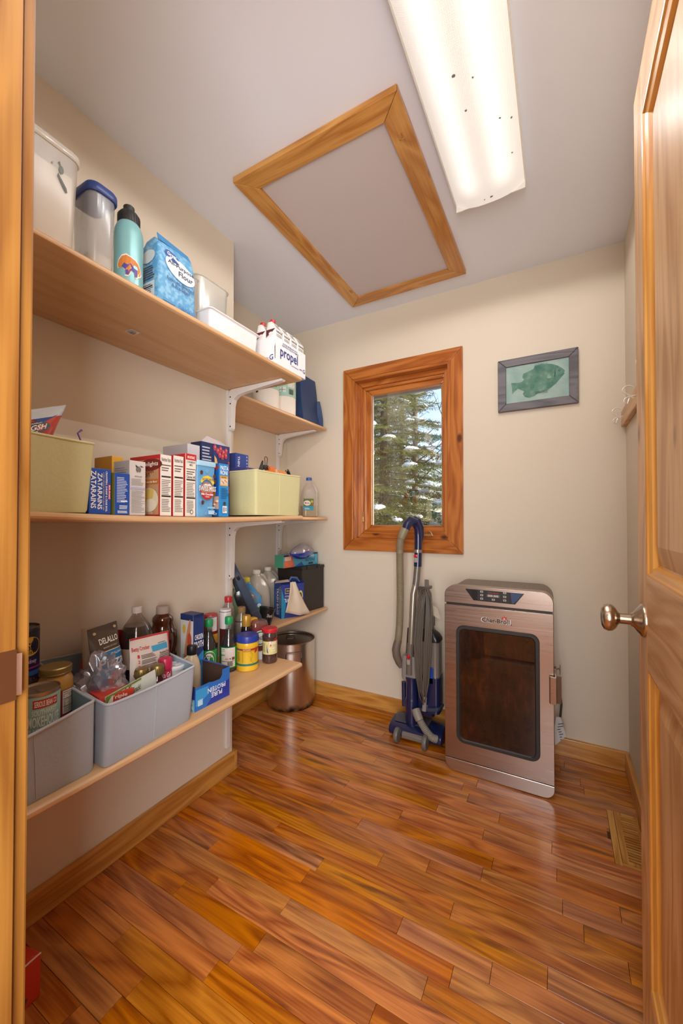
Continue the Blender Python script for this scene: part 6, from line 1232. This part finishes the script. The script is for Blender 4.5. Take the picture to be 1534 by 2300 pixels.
# upright vacuum seen from behind
t = thing('upright_vacuum', 'navy and grey upright vacuum with a beige hose parked by the back wall', 'vacuum cleaner', (0, 0, 0))
NV = mat('#161f48', .28, 0, .05, 20, 0, .6, .4); GP = mat('#7a7068', .4); HO = mat('#8a7e66', .45); AL = mat('#a69c8c', .3, .6); SMK = mat('#6c625a', .35)
def hose(pts, r, pitch=.0055, amp=.0013, name='hose', m_=HO, par=t):
    P_ = [Vector(p) for p in pts]; dense = []
    for i in range(len(P_)-1):
        a, b = P_[max(i-1, 0)], P_[i]; c, d_ = P_[i+1], P_[min(i+2, len(P_)-1)]; n_ = max(2, int((c-b).length/pitch*2))
        for k in range(n_):
            s_ = k/n_; dense.append(.5*((2*b)+(c-a)*s_+(2*a-5*b+4*c-d_)*s_*s_+(3*b-a-3*c+d_)*s_**3))
    dense.append(P_[-1]); return obj(name, MB().tube(dense, [r+(amp if i % 2 else -amp*.4) for i in range(len(dense))], 14, m=0), m_, par, 60)
VY = 2.045
# head on the floor
head = MB().rings([[(x_, y_, z_) for y_, z_ in ((1.955, .030), (1.962, .052), (1.985, .066), (2.04, .078), (2.10, .070), (2.155, .040), (2.160, .012), (2.10, .008), (1.97, .010))] for x_ in (-.800, -.790, -.53, -.520)])
obj('floor_head', head, NV, t, 40, .004)
obj('head_rear_panel', MB().rings([[(x_, y_, z_) for y_, z_ in ((1.946, .016), (1.944, .036), (1.960, .046), (1.975, .040), (1.970, .014))] for x_ in (-.722, -.606)]), GP, t, 40, .002)
obj('head_cover', MB().rings([[(x_, y_, z_+.006) for y_, z_ in ((1.99, .066), (2.04, .080), (2.08, .078), (2.10, .070), (2.04, .068))] for x_ in (-.780, -.60)]), mat('#4a4650', .35), t, 40, .003)
for i, (x_, y_) in enumerate(((-.738, 1.925), (-.590, 1.928))):
    w_ = MB(); w_.rings([[(x_+e, y_+q*math.cos(a), .037+q*math.sin(a)) for a in [k*PI/14 for k in range(28)]] for q, e in ((.026, -.011), (.034, -.010), (.0365, -.006), (.0365, .006), (.034, .010), (.026, .011))]); obj('wheel', w_, mat('#6a6660', .45), t, 40)
# motor tube and body
obj('lower_motor_tube', MB().lathe([(.020, .040), (.030, .052), (.0335, .085), (.0335, .140), (.0345, .145), (.0345, .165), (.0335, .168), (.0345, .185), (.032, .200), (.030, .205), (.030, .285), (.032, .300), (.034, .315)], 28, (-.690, 2.015)), NV, t, 35)
obj('back_frame', MB().rings([rrect(hx, .050, .02, 4, -.660, 2.105, z_) for z_, hx in ((.105, .074), (.12, .078), (.28, .078), (.30, .074), (.44, .066))]), NV, t, 40)
obj('motor_collar', MB().rings([rrect(hx, .030, .014, 4, -.700, 2.025, z_) for z_, hx in ((.300, .040), (.312, .043), (.345, .043), (.40, .041), (.425, .036))]), mat('#8a8480', .4), t, 40)
obj('canister_base', MB().rings([rrect(.058, .050, .018, 4, -.600, 2.050, z_) for z_ in (.150, .160, .300, .330)]), NV, t, 40)
obj('release_lip', MB().rings([[(-.665, 1.990, .150), (-.545, 1.985, .172), (-.535, 2.00, .178), (-.535, 2.08, .165), (-.665, 2.08, .140)], [(-.665, 1.990, .164), (-.545, 1.985, .190), (-.535, 2.00, .194), (-.535, 2.08, .18), (-.665, 2.08, .155)]]), mat('#3a3f58', .35), t, 30, .002)
obj('dust_bin', MB().rings([rrect(.050, .044, .022, 5, -.596, 2.055, z_) for z_ in (.330, .34, .50, .515)]), clear('#857a72', .4, .88, .15), t, 40)
obj('bin_lid', MB().rings([rrect(a, b, .02, 5, -.598+ox, 2.055, z_) for z_, a, b, ox in ((.512, .054, .048, 0), (.524, .054, .048, 0), (.545, .046, .042, -.004), (.568, .030, .030, -.012), (.575, .018, .02, -.016))]), mat('#201e22', .3), t, 40)
obj('bin_latch', MB().box(-.592, 2.000, .300, -.570, 2.008, .385), mat('#2a4a9c', .25), t, 0, .003)
# wand
obj('wand', MB().tube([(-.695, 2.005, .395), (-.683, 2.025, .75), (-.676, 2.04, .80)], .0165, 20), AL, t, 40)
obj('wand_upper_sleeve', MB().tube([(-.677, 2.036, .775), (-.673, 2.048, .835), (-.669, 2.056, .905)], [.018, .018, .0175], 20), mat('#7a716c', .35, .3), t, 40)
obj('wand_lower_sleeve', MB().tube([(-.698, 2.000, .330), (-.697, 2.003, .40), (-.694, 2.008, .490)], .0185, 20), SMK, t, 40)
for (c, rz_) in (((-.697, 1.986, .425), 0),): obj('release_button', MB().rings([[(c[0]+q*.9*math.cos(a), c[1]-e, c[2]+q*math.sin(a)) for a in [k*PI/10 for k in range(20)]] for q, e in ((.011, 0), (.011, .004), (.007, .008))]), mat('#c81c28', .2, 0, .03, 20, 0, .6, .5), t, 40)
obj('latch_slide', MB().box(-.706, 1.980, .385, -.688, 1.986, .412), mat('#a09890', .35), t, 0, .004)
# handle: navy tube bending over the top to the hose cuff
obj('handle_grip', MB().tube([(-.669, 2.056, .895), (-.667, 2.060, .975), (-.667, 2.062, 1.055), (-.669, 2.060, 1.100), (-.680, 2.045, 1.135), (-.697, 2.020, 1.140), (-.709, 2.000, 1.118), (-.714, 1.992, 1.095)], [.0215, .0205, .0200, .0215, .024, .0245, .0235, .022], 20), NV, t, 50)
obj('handle_back_bow', MB().tube([(-.664, 2.086, 1.010), (-.655, 2.088, 1.060), (-.654, 2.082, 1.105), (-.664, 2.066, 1.145), (-.684, 2.045, 1.158)], [.009, .011, .012, .012, .010], 12), NV, t, 50)
obj('grip_ring', MB().tube([(-.669, 2.056, .970), (-.6688, 2.0565, .986)], .0228, 24), mat('#9a9086', .3, .5), t, 35)
obj('tool_button', MB().rings([[(-.672+q*.011*math.cos(a), 2.034-e, .953+q*.008*math.sin(a)) for a in [k*PI/10 for k in range(20)]] for q, e in ((1, 0), (1, .003), (.7, .005))]), mat('#c81c28', .2, 0, .03, 20, 0, .6, .5), t, 40)
obj('button_slide', MB().box(-.681, 2.030, .918, -.664, 2.036, .944), mat('#a09890', .35), t, 0, .005)
obj('hose_cuff', MB().tube([(-.716, 1.990, 1.100), (-.727, 1.984, 1.072), (-.735, 1.984, 1.050)], [.0235, .0225, .0210], 20), mat('#8c8268', .45), t, 40)
hose([(-.733, 1.984, 1.056), (-.745, 1.99, 1.020), (-.749, 1.998, .97), (-.751, 2.005, .85), (-.752, 2.01, .72), (-.758, 2.015, .58), (-.766, 2.01, .485)], .0185)
obj('hose_end_cuff', MB().tube([(-.764, 2.012, .500), (-.771, 2.008, .47), (-.775, 2.006, .445), (-.772, 2.008, .412), (-.760, 2.014, .375), (-.752, 2.018, .350)], [.0195, .0215, .0225, .0215, .0190, .010], 20), mat('#6e6156', .45), t, 45)
# cord wrapped in long loops round two hooks
mb = MB(); R = random.Random(4)
for k in range(9):
    o_ = (k-4)*.0046; yy = 1.978-.004*abs(k-4); zt = .800-.010*(k % 4); zb_ = .205+.012*((k*2) % 5); xo = R.uniform(-.003, .003)
    mb.tube([(-0.625+o_, yy, zt-.09), (-0.613+o_*.8, yy+.01, zt-.02), (-0.598+o_*.3, yy+.02, zt), (-0.585+o_*.6, yy+.015, zt-.03), (-0.579+o_*.8, yy, zt-.12), (-0.585+o_*.8+xo, yy-.006, .50), (-0.595+o_*.7, yy-.006, .32), (-0.607+o_*.2, yy, zb_), (-0.621+o_*.5, yy-.002, zb_+.04), (-0.633+o_*.8, yy-.008, .36), (-0.635+o_+xo, yy-.010, .52), (-0.625+o_, yy, zt-.09)], .0036, 7)
o = obj('wound_cord', mb, mat('#5f564c', .5), t, 50); o['kind'] = 'stuff'
obj('cord_hook', MB().box(-.606, 1.990, .785, -.588, 2.050, .800).box(-.610, 1.984, .770, -.588, 1.992, .838), mat('#6a635c', .4), t, 0, .003)
obj('cord_hook', MB().box(-.617, 1.965, .175, -.599, 2.010, .190).rings([[(-.618, 1.962, .170), (-.598, 1.962, .170), (-.593, 1.962, .245), (-.613, 1.962, .245)], [(-.618, 1.968, .170), (-.598, 1.968, .170), (-.593, 1.968, .245), (-.613, 1.968, .245)]]), mat('#8a8480', .4), t, 0, .002)
obj('spine', MB().rings([rrect(.020, .012, .006, 3, -.640, 2.045, z_) for z_ in (.42, .79)]), mat('#4e4944', .4), t, 40)
# crumpled paper tag and plug behind the cord
obj('warning_tag', MB().rings([[(-.588, 2.05+e, .700), (-.560, 2.05+e, .680), (-.545, 2.05+e, .625), (-.580, 2.05+e, .640)] for e in (0, .001)]), mat('#c9b8a4', .5, 0, .1), t, 0)
obj('plug', MB().box(-.598, 2.035, .590, -.575, 2.055, .640).box(-.590, 2.038, .575, -.587, 2.050, .590).box(-.582, 2.038, .575, -.579, 2.050, .590), mat('#6a6058', .5), t, 0, .002)
# short ribbed hose at the foot
obj('foot_hose_cuff', MB().tube([(-.655, 1.975, .165), (-.645, 1.965, .150), (-.628, 1.955, .125)], [.022, .0225, .021], 18), mat('#8c8478', .45), t, 40)
hose([(-.630, 1.957, .128), (-.605, 1.950, .098), (-.585, 1.950, .075), (-.565, 1.955, .055), (-.545, 1.968, .045)], .0175, .0062, .002, 'foot_hose', mat('#8c8478', .45))
obj('side_tool', MB().tube([(-.748, 2.06, .13), (-.750, 2.06, .26)], .013, 12), NV, t, 40)
obj('crevice_tool', MB().tube([(-.726, 2.05, .40), (-.718, 2.05, .56)], [.011, .007], 12), mat('#2c2830', .35), t, 40)

# ---- small pieces go under the part they sit on (their frames coincide)
def under(root, pairs):
    kids = list(root.children)
    base = lambda o: o.name.split('.')[0]
    for child, par in pairs:
        ps = [k for k in kids if base(k) == par]
        if ps:
            for k in kids:
                if base(k) == child: k.parent = ps[0]
for o in [o for o in list(bpy.data.objects) if o.parent is None and o.type == 'EMPTY']:
    b = o.name.split('.')[0]
    if b == 'electric_smoker': under(o, [('gasket', 'door'), ('door_glass', 'door'), ('brand_badge', 'door'), ('door_handle', 'door'), ('latch_hook', 'door'), ('control_panel', 'header'), ('warning_tag', 'power_cord')])
    if b == 'upright_vacuum': under(o, [('latch_slide', 'wand_lower_sleeve'), ('release_button', 'wand_lower_sleeve'), ('tool_button', 'handle_grip'), ('button_slide', 'handle_grip'), ('grip_ring', 'handle_grip'), ('handle_back_bow', 'handle_grip'), ('bin_latch', 'canister_base'), ('bin_lid', 'dust_bin'), ('wheel', 'floor_head'), ('head_rear_panel', 'floor_head'), ('head_cover', 'floor_head'), ('foot_hose_cuff', 'foot_hose'), ('hose_cuff', 'hose'), ('hose_end_cuff', 'hose')])
    if b == 'hand_vacuum': under(o, [('power_button', 'body'), ('trim_line', 'body')])
    if b == 'stock_pot': under(o, [('lid_knob', 'lid'), ('handle_lug', 'bail_handle')])
    if b == 'door_1': under(o, [('knob', 'rose')])
    if b == 'ceiling_light': under(o, [('lens_edge', 'lens'), ('dead_insects', 'lens')])
    if b.endswith('_can'): under(o, [('pull_tab', 'tin')])
    if b == 'extract_bottle': under(o, [('cap_ridges', 'cap')])
    if b == 'storage_box': under(o, [('latch', 'lid_rim')])
